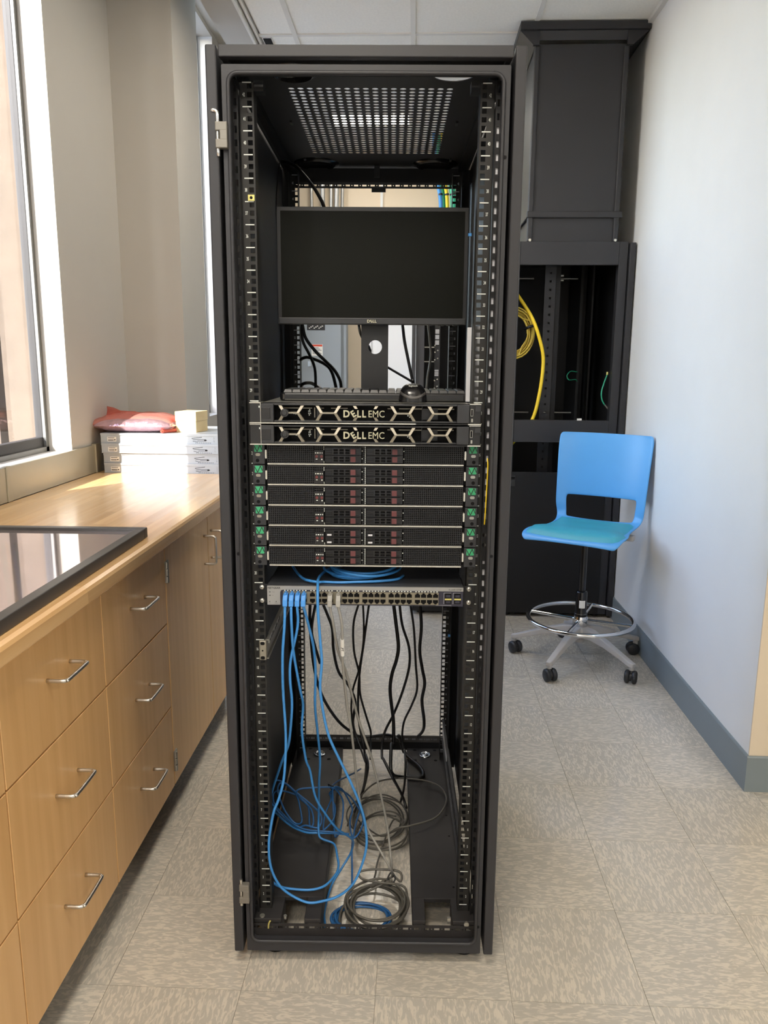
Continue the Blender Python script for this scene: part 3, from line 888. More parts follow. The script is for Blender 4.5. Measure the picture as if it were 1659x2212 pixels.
MB().cyl((0.790, 2.752, 1.187), (0.806, 2.752, 1.168), 0.004, n=8).cyl((0.806, 2.752, 1.168), (0.814, 2.752, 1.162), 0.005, n=8).build('ferrule', 'steel', t)
MB().cyl((0.796, 2.762, 1.346), (0.797, 2.762, 1.362), 0.006, n=8).build('lug', 'brass', t)
W('ground_wire', MB().tube([(0.735, 3.24, 1.355), (0.69, 3.22, 1.36), (0.665, 3.2, 1.335), (0.68, 3.2, 1.31), (0.72, 3.22, 1.312), (0.735, 3.24, 1.30)], 0.003, n=6), 'gwire', (0.7, 3.2, 1.3),
  'dim looped green wire deep inside the far rack', 'wire')

# ------------------------------------------------------------------ blue drafting stool
st = thing('drafting_stool', 'sky blue five caster drafting stool with teal cushion and chrome foot ring', 'stool', (0.56, 2.08, 0))
st.location = (0, 0, 0)
BASE[st.name] = Vector((0, 0, 0))
# built about its own axis, facing -Y, then turned and moved into place
def legpts(a):
    return a
angs = [math.radians(90 + 72 * k) for k in range(5)]
SROT = math.radians(-30)          # stool turned towards the left of the room
for k, a in enumerate(angs):
    a = a - SROT
    ca, sa = math.cos(a), math.sin(a)
    secs = []
    for r, zc, w, h in ((0.02, 0.150, 0.050, 0.055), (0.08, 0.150, 0.046, 0.044), (0.16, 0.132, 0.040, 0.032), (0.25, 0.102, 0.034, 0.024), (0.305, 0.083, 0.034, 0.022), (0.326, 0.080, 0.026, 0.020)):
        secs.append([(r * ca - s * w / 2 * sa, r * sa + s * w / 2 * ca, zc + q * h / 2) for s, q in ((-1, -1), (1, -1), (0.8, 1), (-0.8, 1))])
    m = MB(); vs = [p for s in secs for p in s]
    fs = [(0, 1, 2, 3), tuple(range(4 * len(secs) - 1, 4 * len(secs) - 5, -1))]
    for i in range(len(secs) - 1):
        for q in range(4): fs.append((4 * i + q, 4 * i + 4 + q, 4 * i + 4 + (q + 1) % 4, 4 * i + (q + 1) % 4))
    m.add(vs, fs)
    m.cyl((0.312 * ca, 0.312 * sa, 0.052), (0.312 * ca, 0.312 * sa, 0.080), 0.012, n=10)
    m.build('leg', 'chairgrey', st, bev=0.004)
    ta = (a + 0.9, a + 2.4, -math.pi / 2 - SROT + 0.3, -math.pi / 2 - SROT - 0.4, math.pi - SROT)[k]
    ct, sn = math.cos(ta), math.sin(ta)
    cx, cy = 0.312 * ca + 0.012 * ct, 0.312 * sa + 0.012 * sn
    c = MB().cyl((cx + 0.010 * sn, cy - 0.010 * ct, 0.030), (cx - 0.010 * sn, cy + 0.010 * ct, 0.030), 0.020, n=14)
    c.cyl((cx, cy, 0.03), (0.312 * ca, 0.312 * sa, 0.055), 0.012, n=10)
    ca_ = c.build('caster', 'caster', st)
    for s in (-1, 1):
        w_ = MB().lathe([(0.002, -0.011), (0.022, -0.011), (0.0285, -0.007), (0.030, 0.0), (0.0285, 0.007), (0.022, 0.011), (0.002, 0.011)], (cx + s * 0.016 * sn, cy - s * 0.016 * ct, 0.0302), n=20,
                        rot=Matrix.Rotation(ta, 3, 'Z') @ Matrix.Rotation(math.pi / 2, 3, 'X'))
        w_.build('wheel', 'caster', ca_)
MB().lathe([(0.001, 0.118), (0.035, 0.120), (0.048, 0.135), (0.044, 0.165), (0.034, 0.178), (0.001, 0.178)], n=24).build('hub', 'chairgrey', st)
MB().lathe([(0.001, 0.09), (0.022, 0.095), (0.024, 0.12), (0.001, 0.12)], n=16).build('hub_cap', 'chairgrey', st)
MB().cyl((0, 0, 0.31), (0, 0, 0.62), 0.0165, n=20).build('gas_post', 'blackgloss', st)
cv = MB().lathe([(0.001, 0.172), (0.029, 0.172), (0.031, 0.235), (0.0265, 0.245), (0.0265, 0.340), (0.0235, 0.347), (0.001, 0.347)], n=24).build('cylinder_cover', 'blackgloss', st)
m = MB(); vs = []; fs = []
for i in range(7):
    a = math.radians(-62 + 10 * i) + 0.35 - math.pi / 2 + math.radians(40)
    for z in (0.268, 0.305): vs.append((0.0276 * math.cos(a), 0.0276 * math.sin(a), z))
for i in range(6): fs.append((2 * i, 2 * i + 2, 2 * i + 3, 2 * i + 1))
o = m.add(vs, fs).build('sticker', 'paper', cv); o.modifiers.new('t', 'SOLIDIFY').thickness = 0.0004
fr = MB().tube([(0.245 * math.cos(i * math.pi / 18), 0.245 * math.sin(i * math.pi / 18), 0.21) for i in range(36)], 0.0105, n=10, closed=True, sub=2)
fr = fr.build('foot_ring', 'chrome', st)
m = MB()
for k in range(4):
    a = math.radians(65 + 90 * k) - SROT
    m.cyl((0.03 * math.cos(a), 0.03 * math.sin(a), 0.205), (0.243 * math.cos(a), 0.243 * math.sin(a), 0.21), 0.0085, n=10)
m.build('spoke', 'chrome', fr)
MB().lathe([(0.029, 0.175), (0.036, 0.178), (0.036, 0.215), (0.030, 0.225), (0.030, 0.238)], n=24).cyl((0, -0.036, 0.20), (0.0, -0.052, 0.20), 0.007, n=10).build('ring_clamp', 'chrome', fr)
m = MB().box(-0.09, 0.09, -0.10, 0.10, 0.605, 0.625).box(0.10, 0.20, 0.08, 0.12, 0.595, 0.62)
m.build('seat_mechanism', 'chairgrey', st, bev=0.004)
# one plastic shell: seat pan, side straps and backrest
def smooth(a, b, t):
    t = max(0, min(1, (t - a) / (b - a))); return t * t * (3 - 2 * t)
prof = [(-0.245, 0.622), (-0.238, 0.634), (-0.215, 0.641), (-0.16, 0.641), (-0.10, 0.636), (-0.04, 0.631), (0.02, 0.628), (0.08, 0.628), (0.13, 0.631), (0.17, 0.639), (0.20, 0.655),
        (0.219, 0.680), (0.227, 0.705), (0.231, 0.735), (0.2345, 0.765), (0.238, 0.80), (0.243, 0.85), (0.249, 0.90), (0.256, 0.95), (0.264, 1.00), (0.273, 1.045), (0.2775, 1.066), (0.279, 1.072)]
halfw = [0.212, 0.228, 0.236, 0.238, 0.235, 0.221, 0.206, 0.202, 0.204, 0.211, 0.217, 0.221, 0.224, 0.227, 0.228, 0.229, 0.231, 0.233, 0.235, 0.237, 0.238, 0.234, 0.222]
US = [-1, -0.93, -0.86, -0.78, -0.72, -0.6, -0.45, -0.3, -0.15, 0, 0.15, 0.3, 0.45, 0.6, 0.72, 0.78, 0.86, 0.93, 1]
vs = []; fs = []
for j, ((y, z), w) in enumerate(zip(prof, halfw)):
    up = smooth(9, 13, j)
    for u in US:
        x = u * w * 0.962
        e = abs(u) ** 2.6
        yy = y - up * 0.040 * e
        zz = z + (1 - up) * 0.014 * e * smooth(0, 4, j) - (1 - smooth(0, 3, j)) * 0.006 * e
        vs.append((x, yy, zz))
nu = len(US)
for j in range(len(prof) - 1):
    for i in range(nu - 1):
        if 10 <= j < 14 and 3 <= i < nu - 4: continue       # the open slot between seat and back
        a = j * nu + i
        fs.append((a, a + 1, a + nu + 1, a + nu))
sh = MB().add(vs, fs, True).build('shell', 'chair', st)
md = sh.modifiers.new('thick', 'SOLIDIFY'); md.thickness = 0.009; md.offset = 0
md = sh.modifiers.new('smooth', 'SUBSURF'); md.levels = 1; md.render_levels = 2
# cushion
vs = []; fs = []
NU, NV = 22, 22
for side in (1, 0):
    for j in range(NV + 1):
        v = -1 + 2 * j / NV
        for i in range(NU + 1):
            u = -1 + 2 * i / NU
            # squircle outline following the pan: wide front lobe, narrower waist
            su = u * math.sqrt(1 - 0.17 * v * v); sv = v * math.sqrt(1 - 0.17 * u * u)
            y = -0.032 + sv * 0.206
            wid = 0.227 - 0.036 * smooth(-0.13, -0.03, y) + 0.006 * smooth(0.05, 0.14, y)
            x = su * wid
            d = max(abs(u), abs(v))
            zb = 0.641 - 0.012 * smooth(-0.16, 0.0, y) + 0.014 * smooth(0.09, 0.17, y)
            zb -= 0.014 * max(0.0, min(1.0, (-0.195 - y) / 0.04))
            h = 0.027 * (1 - d ** 4) ** 0.5
            vs.append((x, y, zb + 0.005 + 0.008 * (abs(su) ** 2.6) * (1 if side else 0) + (h if side else -0.004)))
for side in (1, 0):
    o = 0 if side else (NU + 1) * (NV + 1)
    for j in range(NV):
        for i in range(NU):
            a = o + j * (NU + 1) + i; q = (a, a + 1, a + NU + 2, a + NU + 1)
            fs.append(q if side else q[::-1])
MB().add(vs, fs, True).build('cushion', 'cushion', st)
st.location = (0.568, 2.055, 0)
st.rotation_euler = (0, 0, SROT)

# ------------------------------------------------------------------ the open rack in front (rack-local: x right, y back, z up)
U = 0.04445
Z0 = 0.0730
def uz(k): return Z0 + (k - 1) * U        # underside of unit k
rk = thing('server_rack', 'tall open black rack in the foreground with servers, switch and screen', 'rack', (0, 0, 0), rack=True)
def rbox(name, m, *a, parent=rk, bev=0.0):
    mb = MB()
    for b in a: mb.box(*b)
    if name in ('corner_post', 'side_lining', 'roof_edge_rail', 'rear_header', 'ear_edge', 'drive_door', 'bottom_edge', 'rail_lip', 'sfp_flap', 'window'):
        return mb.each(name, m, parent, bev=bev)[0]
    return mb.build(name, m, parent, bev=bev)
# front frame: a flat ring with a rounded opening and a raised bead
def rrect(x, z0, z1, r, n=5):
    pts = []
    for cx, cz, a0 in ((x - r, z1 - r, 0), (-x + r, z1 - r, 90), (-x + r, z0 + r, 180), (x - r, z0 + r, 270)):
        for k in range(n + 1):
            a = math.radians(a0 + 90 * k / n)
            pts.append((cx + r * math.cos(a), cz + r * math.sin(a)))
    return pts
inner = rrect(0.262, 0.060, 1.937, 0.018)
outer = rrect(0.2745, 0.034, 1.952, 0.003)
n = len(inner); m = MB()
vs = [(x, y, z) for y in (-0.060, -0.046) for P in (outer, inner) for x, z in P]
fs = []
for k in range(n):
    q = (k + 1) % n
    fs += [(k, q, n + q, n + k), (2 * n + k, 3 * n + k, 3 * n + q, 2 * n + q), (k, 2 * n + k, 2 * n + q, q), (n + k, n + q, 3 * n + q, 3 * n + k)]
m.add(vs, fs).build('front_frame', 'rack', rk)
m = MB().tube([(x, -0.061, z) for x, z in inner], 0.0042, n=8, closed=True, smoothpath=False)
for P0, P1 in zip(inner, inner[1:] + inner[:1]): pass
m.build('frame_bead', 'rack', rk)
m = MB()
for s in (-1, 1):
    m.box(*sorted((s * 0.2625, s * 0.2660)), -0.046, 0.02, 0.05, 1.945)
m.box(-0.262, 0.262, -0.046, -0.0425, 0.046, 0.060)
m.build('frame_return', 'rack', rk)
rbox('top_cover', 'rack', (-0.2775, 0.2775, -0.070, -0.050, 1.9615, 1.983), (-0.2775, -0.2650, -0.050, 0.86, 1.965, 1.983), (0.2650, 0.2775, -0.050, 0.86, 1.965, 1.983), (-0.265, 0.265, 0.845, 0.86, 1.965, 1.983), bev=0.002)
for s in (-1, 1):
    m = MB().box(*sorted((s * 0.2815, s * 0.303)), -0.068, 0.86, 0.037, 1.984)
    m.build('side_panel', 'rack', rk, bev=0.003)
rbox('corner_post', 'rackin', (-0.281, -0.266, 0.0, 0.05, 0.03, 1.96), (0.266, 0.281, 0.0, 0.05, 0.03, 1.96), (-0.281, -0.255, 0.80, 0.845, 0.03, 1.965), (0.255, 0.281, 0.80, 0.845, 0.03, 1.965))
rbox('side_lining', 'rackin', (-0.2810, -0.2795, 0.05, 0.80, 0.05, 1.96), (0.2795, 0.2810, 0.05, 0.80, 0.05, 1.96))
# dark holes in the front frame
for x, z in ((0.268, 1.789), (0.269, 0.998), (-0.2685, 0.998), (0.2675, 0.105)):
    MB().cyl((x, -0.0606, z), (x, -0.059, z), 0.0035, n=12).build('frame_hole', 'dark', rk)

def slot_strip(x0, x1, y, z0, z1, pitch, w, h, th=0.002, zc=None, round_=True):
    """Horizontal perforated strip in the XZ plane: strips and bridges round real slots."""
    zc = (z0 + z1) / 2 if zc is None else zc
    mb = MB().box(x0, x1, y, y + th, z0, zc - h / 2).box(x0, x1, y, y + th, zc + h / 2, z1)
    n = int((x1 - x0) / pitch); x = x0; off = ((x1 - x0) - n * pitch) / 2
    for k in range(n + 1):
        c = x0 + off + k * pitch
        a = max(x0, c - (pitch - w) / 2); b = min(x1, c + (pitch - w) / 2)
        # a small square hole in the middle of each bridge
        if b - a > 0.008:
            mb.box(a, c - 0.0014, y, y + th, zc - h / 2, zc + h / 2).box(c + 0.0014, b, y, y + th, zc - h / 2, zc + h / 2)
            mb.box(c - 0.0014, c + 0.0014, y, y + th, zc - h / 2, zc - 0.0014).box(c - 0.0014, c + 0.0014, y, y + th, zc + 0.0014, zc + h / 2)
        else:
            mb.box(a, b, y, y + th, zc - h / 2, zc + h / 2)
    return mb
slot_strip(-0.262, 0.262, -0.040, 0.054, 0.090, 0.0247, 0.0125, 0.0068, zc=0.0805).build('front_sill', 'plate', rk)
rbox('front_sill_ledge', 'plate', (-0.262, 0.262, -0.0425, -0.010, 0.052, 0.054))
slot_strip(-0.262, 0.262, 0.0, 1.951, 1.968, 0.0247, 0.0125, 0.005, zc=1.958).build('front_lintel', 'rackin', rk)
rbox('plinth', 'dark', (-0.262, 0.262, -0.036, -0.020, 0.024, 0.052))
slot_strip(-0.255, 0.262, 0.800, 0.122, 0.146, 0.0247, 0.0125, 0.006, zc=0.134).build('rear_sill', 'pframe', rk)  # lighter grey than the rack, standing in for the sill's reflection
rbox('rear_cross_bar', 'rackin', (-0.255, 0.255, 0.815, 0.835, 0.085, 0.122))
slot_strip(-0.255, 0.262, 0.785, 1.909, 1.926, 0.0247, 0.0125, 0.005, zc=1.917).build('rear_lintel', 'rack', rk)
rbox('rear_header', 'rackin', (-0.255, 0.255, 0.79, 0.80, 1.926, 1.966), (-0.012, 0.030, 0.783, 0.785, 1.898, 1.910))

# perforated roof with cable ports
m = MB(); zr = 1.972
px0, px1, py0, py1 = -0.176, 0.182, 0.121, 0.648
NC, NR = 18, 26
cw, ch = (px1 - px0) / NC, (py1 - py0) / NR
def holed(mb, x0, x1, y0, y1, r, z, cx=None, cy=None, n=12):
    cx = (x0 + x1) / 2 if cx is None else cx; cy = (y0 + y1) / 2 if cy is None else cy
    O = []; I = []
    for k in range(n):
        a = 2 * math.pi * (k + 0.5) / n
        dx, dy = math.cos(a), math.sin(a)
        I.append((cx + r * dx, cy + r * dy, z))
        tx = ((x1 - cx) / dx) if dx > 0 else ((x0 - cx) / dx)
        ty = ((y1 - cy) / dy) if dy > 0 else ((y0 - cy) / dy)
        t_ = min(tx, ty)
        O.append([cx + t_ * dx, cy + t_ * dy, z])
    # snap the ring points next to each corner onto the corner
    for X, Y in ((x0, y0), (x1, y0), (x1, y1), (x0, y1)):
        q = min(range(n), key=lambda i: (O[i][0] - X) ** 2 + (O[i][1] - Y) ** 2)
        O[q] = [X, Y, z]
    mb.add(O + I, [(k, (k + 1) % n, n + (k + 1) % n, n + k) for k in range(n)])
for i in range(NC):
    for j in range(NR):
        holed(m, px0 + i * cw, px0 + (i + 1) * cw, py0 + j * ch, py0 + (j + 1) * ch, 0.0070, zr)
def flat(mb, x0, x1, y0, y1, z):
    mb.add([(x0, y0, z), (x1, y0, z), (x1, y1, z), (x0, y1, z)], [(0, 1, 2, 3)])
flat(m, -0.265, px0, py0, py1, zr); flat(m, px1, 0.265, py0, py1, zr)
flat(m, -0.265, 0.265, py1, 0.845, zr)
flat(m, -0.265, 0.265, 0.092, py0, zr); flat(m, -0.265, 0.265, -0.05, -0.028, zr)
flat(m, -0.265, 0.125, -0.028, 0.092, zr); flat(m, 0.225, 0.265, -0.028, 0.092, zr)
holed(m, 0.125, 0.225, -0.028, 0.092, 0.0455, zr, cx=0.174, cy=0.039, n=32)
o = m.build('perforated_roof', 'rackin', rk)
o.modifiers.new('sheet', 'SOLIDIFY').thickness = 0.0015
for x, y, r in ((-0.172, 0.752, 0.066), (0.174, 0.755, 0.066), (-0.150, 0.035, 0.05)):
    MB().lathe([(0.001, -0.004), (r * 0.70, -0.004), (r * 0.74, -0.008), (r * 0.80, -0.008), (r * 0.84, -0.004), (r, -0.002), (r, 0.0)], (x, y, zr - 0.001), n=40).build('cable_port_cap', 'blackgloss', rk)
m = MB()
for x, y in ((-0.195, 0.36), (0.205, 0.36), (-0.2, 0.70), (0.215, 0.70)): m.box(x - 0.003, x + 0.003, y - 0.012, y + 0.012, zr - 0.006, zr - 0.0015)
m.box(-0.004, 0.012, 0.772, 0.776, zr - 0.035, zr - 0.002)
m.each('roof_clip', 'black', rk)
rbox('roof_edge_rail', 'rackin', (-0.262, -0.245, 0.03, 0.78, 1.955, 1.970), (0.245, 0.262, 0.03, 0.78, 1.955, 1.970))

# 19 inch rails with square holes, unit lines and unit numbers
def rail(s, y, name, lines, numbers, xo=0.0, bright='print', holes_z=(0.00635, 0.022225, 0.0381)):
    mb = MB()
    def bx(a, b, z0, z1, y0=y, y1=y + 0.002): mb.box(*sorted((s * a, s * b)), y0, y1, z0, z1)
    zb, zt = Z0, Z0 + 42 * U
    bx(0.2252, 0.2277, zb, zt); bx(0.2373, 0.2525, zb, zt)
    prev = zb
    for k in range(42):
        for h in holes_z:
            c = Z0 + k * U + h
            bx(0.2277, 0.2373, prev, c - 0.0048); prev = c + 0.0048
    bx(0.2277, 0.2373, prev, zt)
    d = 1 if y < 0.4 else -1
    bx(0.2242, 0.2257, zb, zt, *sorted((y, y + d * 0.035)))
    bx(0.2505, 0.2525, zb, zt, *sorted((y, y + d * 0.045)))
    r = mb.build(name, 'rail', rk)
    mk = MB()
    for k in range(0, 43):
        if lines: mk.box(*sorted((s * 0.2285, s * 0.2465)), y - 0.0004, y - 0.0001, Z0 + k * U - 0.0010, Z0 + k * U + 0.0010)
    if lines: tag(mk.build('unit_line', bright, r), kind='stuff')
    if numbers:
        mk = MB()
        for k in range(1, 43): mk.text(str(k), s * 0.2437, y - 0.0004, Z0 + (k - 0.5) * U, 0.0098, bold=0.012, sx=0.52)
        tag(mk.build('unit_number', bright, r), kind='stuff')
    return r
frL = rail(-1, 0.0, 'mounting_rail', True, True)
frR = rail(1, 0.0, 'mounting_rail', True, True)
rail(-1, 0.76, 'rear_mounting_rail', True, True, bright='pale')
rail(1, 0.76, 'rear_mounting_rail', True, True, bright='pale')
m = MB().box(-0.2395, -0.2265, -0.004, -0.0005, uz(38) + 0.001, uz(38) + 0.0125)
cn = m.build('cage_nut', 'brass', frL)
MB().cyl((-0.233, -0.0046, uz(38) + 0.0068), (-0.233, -0.003, uz(38) + 0.0068), 0.003, n=12).build('nut_hole', 'dark', cn)
# slotted upright between rail and frame on both sides, pale zinc behind the right one
def slotted(s):
    mb = MB()
    def bx(a, b, z0, z1): mb.box(*sorted((s * a, s * b)), -0.014, -0.012, z0, z1)
    bx(0.2530, 0.2562, 0.06, 1.94); bx(0.2612, 0.2626, 0.06, 1.94)
    z = 0.06; pitch = 0.025; prev = 0.06
    for k in range(75):
        c = 0.075 + k * pitch
        bx(0.2562, 0.2612, prev, c - 0.0065); prev = c + 0.0065
    bx(0.2562, 0.2612, prev, 1.94)
    return mb.build('slotted_upright', 'rackin', rk)
slotted(-1); slotted(1)
rbox('zinc_liner', 'pale', (0.2555, 0.2625, -0.0105, -0.0095, 0.75, 1.86))
# pale cable trough standing behind the right rail at screen height
MB().cyl((0.2405, 0.035, uz(28) + 0.01), (0.2405, 0.035, 1.476), 0.012, n=16).build('cable_trough', 'pale', rk)
MB().box(0.214, 0.2225, 0.03, 0.045, uz(28) + 0.045, 1.474).build('cable_trough', 'pale', rk)
m = MB()
for x in (-0.215, 0.216): m.box(x - 0.010, x + 0.010, 0.004, 0.03, 1.925, 1.945)
m.each('rail_bracket', 'black', rk)
m = MB()
for z in (uz(22) + 0.028, uz(22) + 0.006): m.cyl((0.2575, -0.018, z), (0.2575, -0.012, z), 0.0042, n=12)
m.each('screw', 'chrome', rk)
rbox('latch_plate', 'rackin', (0.2538, 0.2622, -0.0175, -0.0142, uz(22) - 0.03, uz(22) + 0.05))

# base: two plates with caster cut-outs and levelling discs
def base_plate(x0, x1, cx0, cx1):
    mb = MB()
    zb = 0.088; zt = 0.100
    mb.box(x0, x1, 0.042, 0.80, zb, zt).box(x0, cx0, -0.036, 0.042, zb, zt).box(cx1, x1, -0.036, 0.042, zb, zt)
    mb.box(x0, x0 + 0.003, -0.036, 0.80, 0.045, zb).box(x1 - 0.003, x1, -0.036, 0.80, 0.045, zb)
    mb.box(cx0 - 0.003, cx0, -0.036, 0.042, 0.05, zb).box(cx1, cx1 + 0.003, -0.036, 0.042, 0.05, zb)
    return mb.build('base_plate', 'plate', rk, bev=0.0015)
bpL = base_plate(-0.262, -0.103, -0.197, -0.142)
bpR = base_plate(0.116, 0.262, 0.146, 0.210)
for par, x in ((bpL, -0.179), (bpR, 0.177)):
    MB().lathe([(0.0205, 0.0), (0.0205, 0.003), (0.015, 0.0045), (0.0135, 0.0015), (0.010, 0.0015), (0.009, 0.004), (0.004, 0.004), (0.0035, 0.001), (0.0005, 0.001)], (x, 0.752, 0.1002), n=28).build('levelling_disc', 'chrome', par)
    m = MB()
    for a, b in ((-1, -1), (1, -1), (1, 1), (-1, 1)): m.lathe([(0.0005, 0.0015), (0.004, 0.0015), (0.006, 0.0)], (x + a * 0.034, 0.752 + b * 0.034, 0.1002), n=12)
    m.each('screw', 'dark', par)
m = MB()
for x, y in ((0.225, 0.40), (0.226, 0.30), (0.222, 0.085), (-0.135, 0.32)): m.cyl((x, y, 0.0995), (x, y, 0.1004), 0.003, n=10)
m.each('drilled_hole', 'dark', rk)
for x, y in ((-0.215, 0.0), (0.240, 0.0), (-0.215, 0.76), (0.240, 0.76)):
    MB().lathe([(0.001, 0.0), (0.026, 0.0), (0.026, 0.006), (0.018, 0.012), (0.007, 0.014), (0.007, 0.088), (0.001, 0.088)], (x, y, 0.0004), n=20).build('levelling_foot', 'black', rk)
m = MB().cyl((-0.243, -0.028, 0.075), (-0.243, -0.028, 0.103), 0.006, n=12).cyl((-0.188, -0.028, 0.095), (-0.188, -0.028, 0.103), 0.004, n=10)
m.each('stud', 'steel', rk)
m = MB().cyl((0.243, -0.034, 0.094), (0.243, -0.040, 0.094), 0.006, n=12).box(0.198, 0.206, -0.032, -0.026, 0.09, 0.104)
m.each('stud', 'steel', rk)
MB().tube([(-0.226, -0.046, 0.082), (-0.225, -0.046, 0.094), (-0.221, -0.045, 0.102)], 0.0022, n=8).build('copper_clip', 'brass', rk)
m = MB()
for x in (-0.155, 0.003, 0.165): m.box(x - 0.006, x + 0.006, -0.0445, -0.037, 0.0485, 0.0512)
m.each('sill_clip', 'steel', rk)

# door hinges left on the frame
def hinge(zc, h, bent):
    m = MB().box(-0.2865, -0.2635, -0.076, -0.061, zc + h * 0.16, zc + h * 0.5).box(-0.2865, -0.2635, -0.076, -0.061, zc - h * 0.5, zc - h * 0.16).box(-0.278, -0.2635, -0.076, -0.061, zc - h * 0.2, zc + h * 0.2)
    hg = m.build('hinge', 'hinge', rk, bev=0.0015)
    if bent:
        MB().tube([(-0.2825, -0.0685, zc - h * 0.5 - 0.014), (-0.2825, -0.0685, zc), (-0.2825, -0.0685, zc + h * 0.5 + 0.012), (-0.2845, -0.0685, zc + h * 0.5 + 0.020), (-0.294, -0.0685, zc + h * 0.5 + 0.022)], 0.0038, n=10, sub=4).build('hinge_pin', 'chrome', hg)
    else:
        MB().cyl((-0.2825, -0.0685, zc - h * 0.5 - 0.009), (-0.2825, -0.0685, zc + h * 0.5 + 0.011), 0.0034, n=12).build('hinge_pin', 'nickel', hg)
hinge(1.8235, 0.047, True)
hinge(0.193, 0.047, False)

# ------------------------------------------------------------------ rack servers with honeycomb bezel
def bezel_server(u, label):
    z = uz(u) + 0.0006
    t = thing('bezel_server', label, 'server', (0, 0, z), rack=True, group='servers with honeycomb bezels')
    bx = lambda nm, m, *bs, **k: rbox(nm, m, *[(b[0], b[1], b[2], b[3], z + b[4], z + b[5]) for b in bs], parent=k.get('parent', t), bev=k.get('bev', 0.0))
    bx('chassis', 'steel', (-0.2175, 0.2175, -0.012, 0.66, 0.0022, 0.0418))
    bx('face', 'dark', (-0.2165, 0.2165, -0.015, -0.0122, 0.0022, 0.0418))
    bx('bezel_frame', 'bezelgrey', (-0.216, -0.190, -0.046, -0.0155, 0.0032, 0.0408), (0.190, 0.2155, -0.046, -0.0155, 0.0032, 0.0408), (-0.190, 0.190, -0.043, -0.0155, 0.0375, 0.0408), (-0.190, 0.190, -0.043, -0.0155, 0.0032, 0.0062), bev=0.0008)
    bx('release_button', 'black', (-0.2155, -0.1965, -0.0472, -0.046, 0.010, 0.033), bev=0.0006)
    bx('bottom_edge', 'silver', (-0.240, 0.105, -0.0475, -0.030, 0.0, 0.0021), (0.213, 0.240, -0.0475, -0.030, 0.0, 0.0021))
    bx('lower_lip', 'black', (0.105, 0.213, -0.0475, -0.030, 0.0, 0.0021))
    bx('ear', 'black', (-0.2405, -0.2168, -0.040, -0.004, 0.0025, 0.0405), bev=0.0008)
    bx('ear_edge', 'silver', (-0.2180, -0.2170, -0.0425, -0.004, 0.0025, 0.0420), (-0.2405, -0.2170, -0.0415, -0.004, 0.0412, 0.0428))
    e = bx('ear', 'black', (0.2162, 0.2400, -0.040, -0.004, 0.0025, 0.0405), bev=0.0008)
    bx('ear_edge', 'silver', (0.2162, 0.2400, -0.0415, -0.004, 0.0412, 0.0428))
    bx('usb_port', 'steel', (0.2185, 0.2235, -0.0408, -0.040, 0.0175, 0.0325), parent=e)
    bx('usb_slot', 'dark', (0.2193, 0.2227, -0.0412, -0.0407, 0.0185, 0.0315), parent=e)
    bx('usb_port', 'steel', (0.2200, 0.2235, -0.0408, -0.040, 0.0055, 0.0125), parent=e)
    bx('pull_tab', 'bezelgrey', (0.2280, 0.2395, -0.0425, -0.040, 0.028, 0.0385), parent=e)
    bx('power_icon', 'print', (-0.2215, -0.2195, -0.0406, -0.040, 0.032, 0.036))
    # drive carriers glimpsed behind the bezel
    m = MB()
    for x0, x1 in ((-0.182, -0.113), (-0.073, -0.038), (0.046, 0.062), (-0.095, -0.088), (0.07, 0.118), (0.14, 0.186)): m.box(x0, x1, -0.0165, -0.015, z + 0.0295, z + 0.0315)
    m.box(-0.1085, -0.1065, -0.017, -0.015, z + 0.011, z + 0.0315)
    m.build('drive_handle', 'hex', t)
    m = MB()
    for k, (a, b) in enumerate(((-0.119, 0.026), (-0.121, 0.023), (-0.1185, 0.023), (-0.121, 0.0185), (-0.1175, 0.0185), (-0.120, 0.015), (-0.152, 0.018), (-0.148, 0.017), (0.088, 0.015), (0.0915, 0.012), (0.0945, 0.016), (0.191, 0.015), (0.1935, 0.012))):
        m.box(a, a + 0.0022, -0.0172, -0.015, z + b, z + b + 0.0024)
    tag(m.build('drive_icon', 'print', t), kind='stuff')
    bx('drive_door', 'bezelgrey', (-0.1030, -0.0935, -0.0168, -0.015, 0.008, 0.034), (0.120, 0.152, -0.0168, -0.015, 0.008, 0.031), (0.118, 0.1195, -0.019, -0.015, 0.005, 0.036))
    # honeycomb bars
    for i in range(5):
        c = -0.1537 + 0.0772 * i
        m = MB()
        hw, th = 0.0140, 0.0032
        zc = z + 0.0222
        if i != 2: m.box(c - hw, c + hw, -0.046, -0.034, zc - th / 2, zc + th / 2)
        for sx in (-1, 1):
            for sz in (-1, 1):
                f0 = 0.0 if i != 2 else 0.5           # the middle bar is hidden by the lettering
                xa, xb = c + sx * hw, c + sx * 0.0250
                x0 = xa + (xb - xa) * f0; z0_ = zc + sz * 0.0178 * f0; ze = zc + sz * 0.0178
                w0, w1 = 0.0028, 0.0034
                # front faces lean back away from the middle bar
                vs = [(x0 - w0, -0.0465 + 0.006 * f0, z0_), (x0 + w0, -0.0465 + 0.006 * f0, z0_), (xb + w1, -0.0405, ze), (xb - w1, -0.0405, ze),
                      (x0 - w0, -0.033, z0_), (x0 + w0, -0.033, z0_), (xb + w1, -0.033, ze), (xb - w1, -0.033, ze)]
                m.add(vs, [(0, 1, 2, 3), (7, 6, 5, 4), (0, 4, 5, 1), (1, 5, 6, 2), (2, 6, 7, 3), (3, 7, 4, 0)])
        m.build('honeycomb_bar', 'hex', t)
    m = MB().cyl((-0.1670, -0.051, z + 0.0222), (-0.1670, -0.034, z + 0.0222), 0.0082, n=24)
    lk = m.build('lock', 'bezelgrey', t)
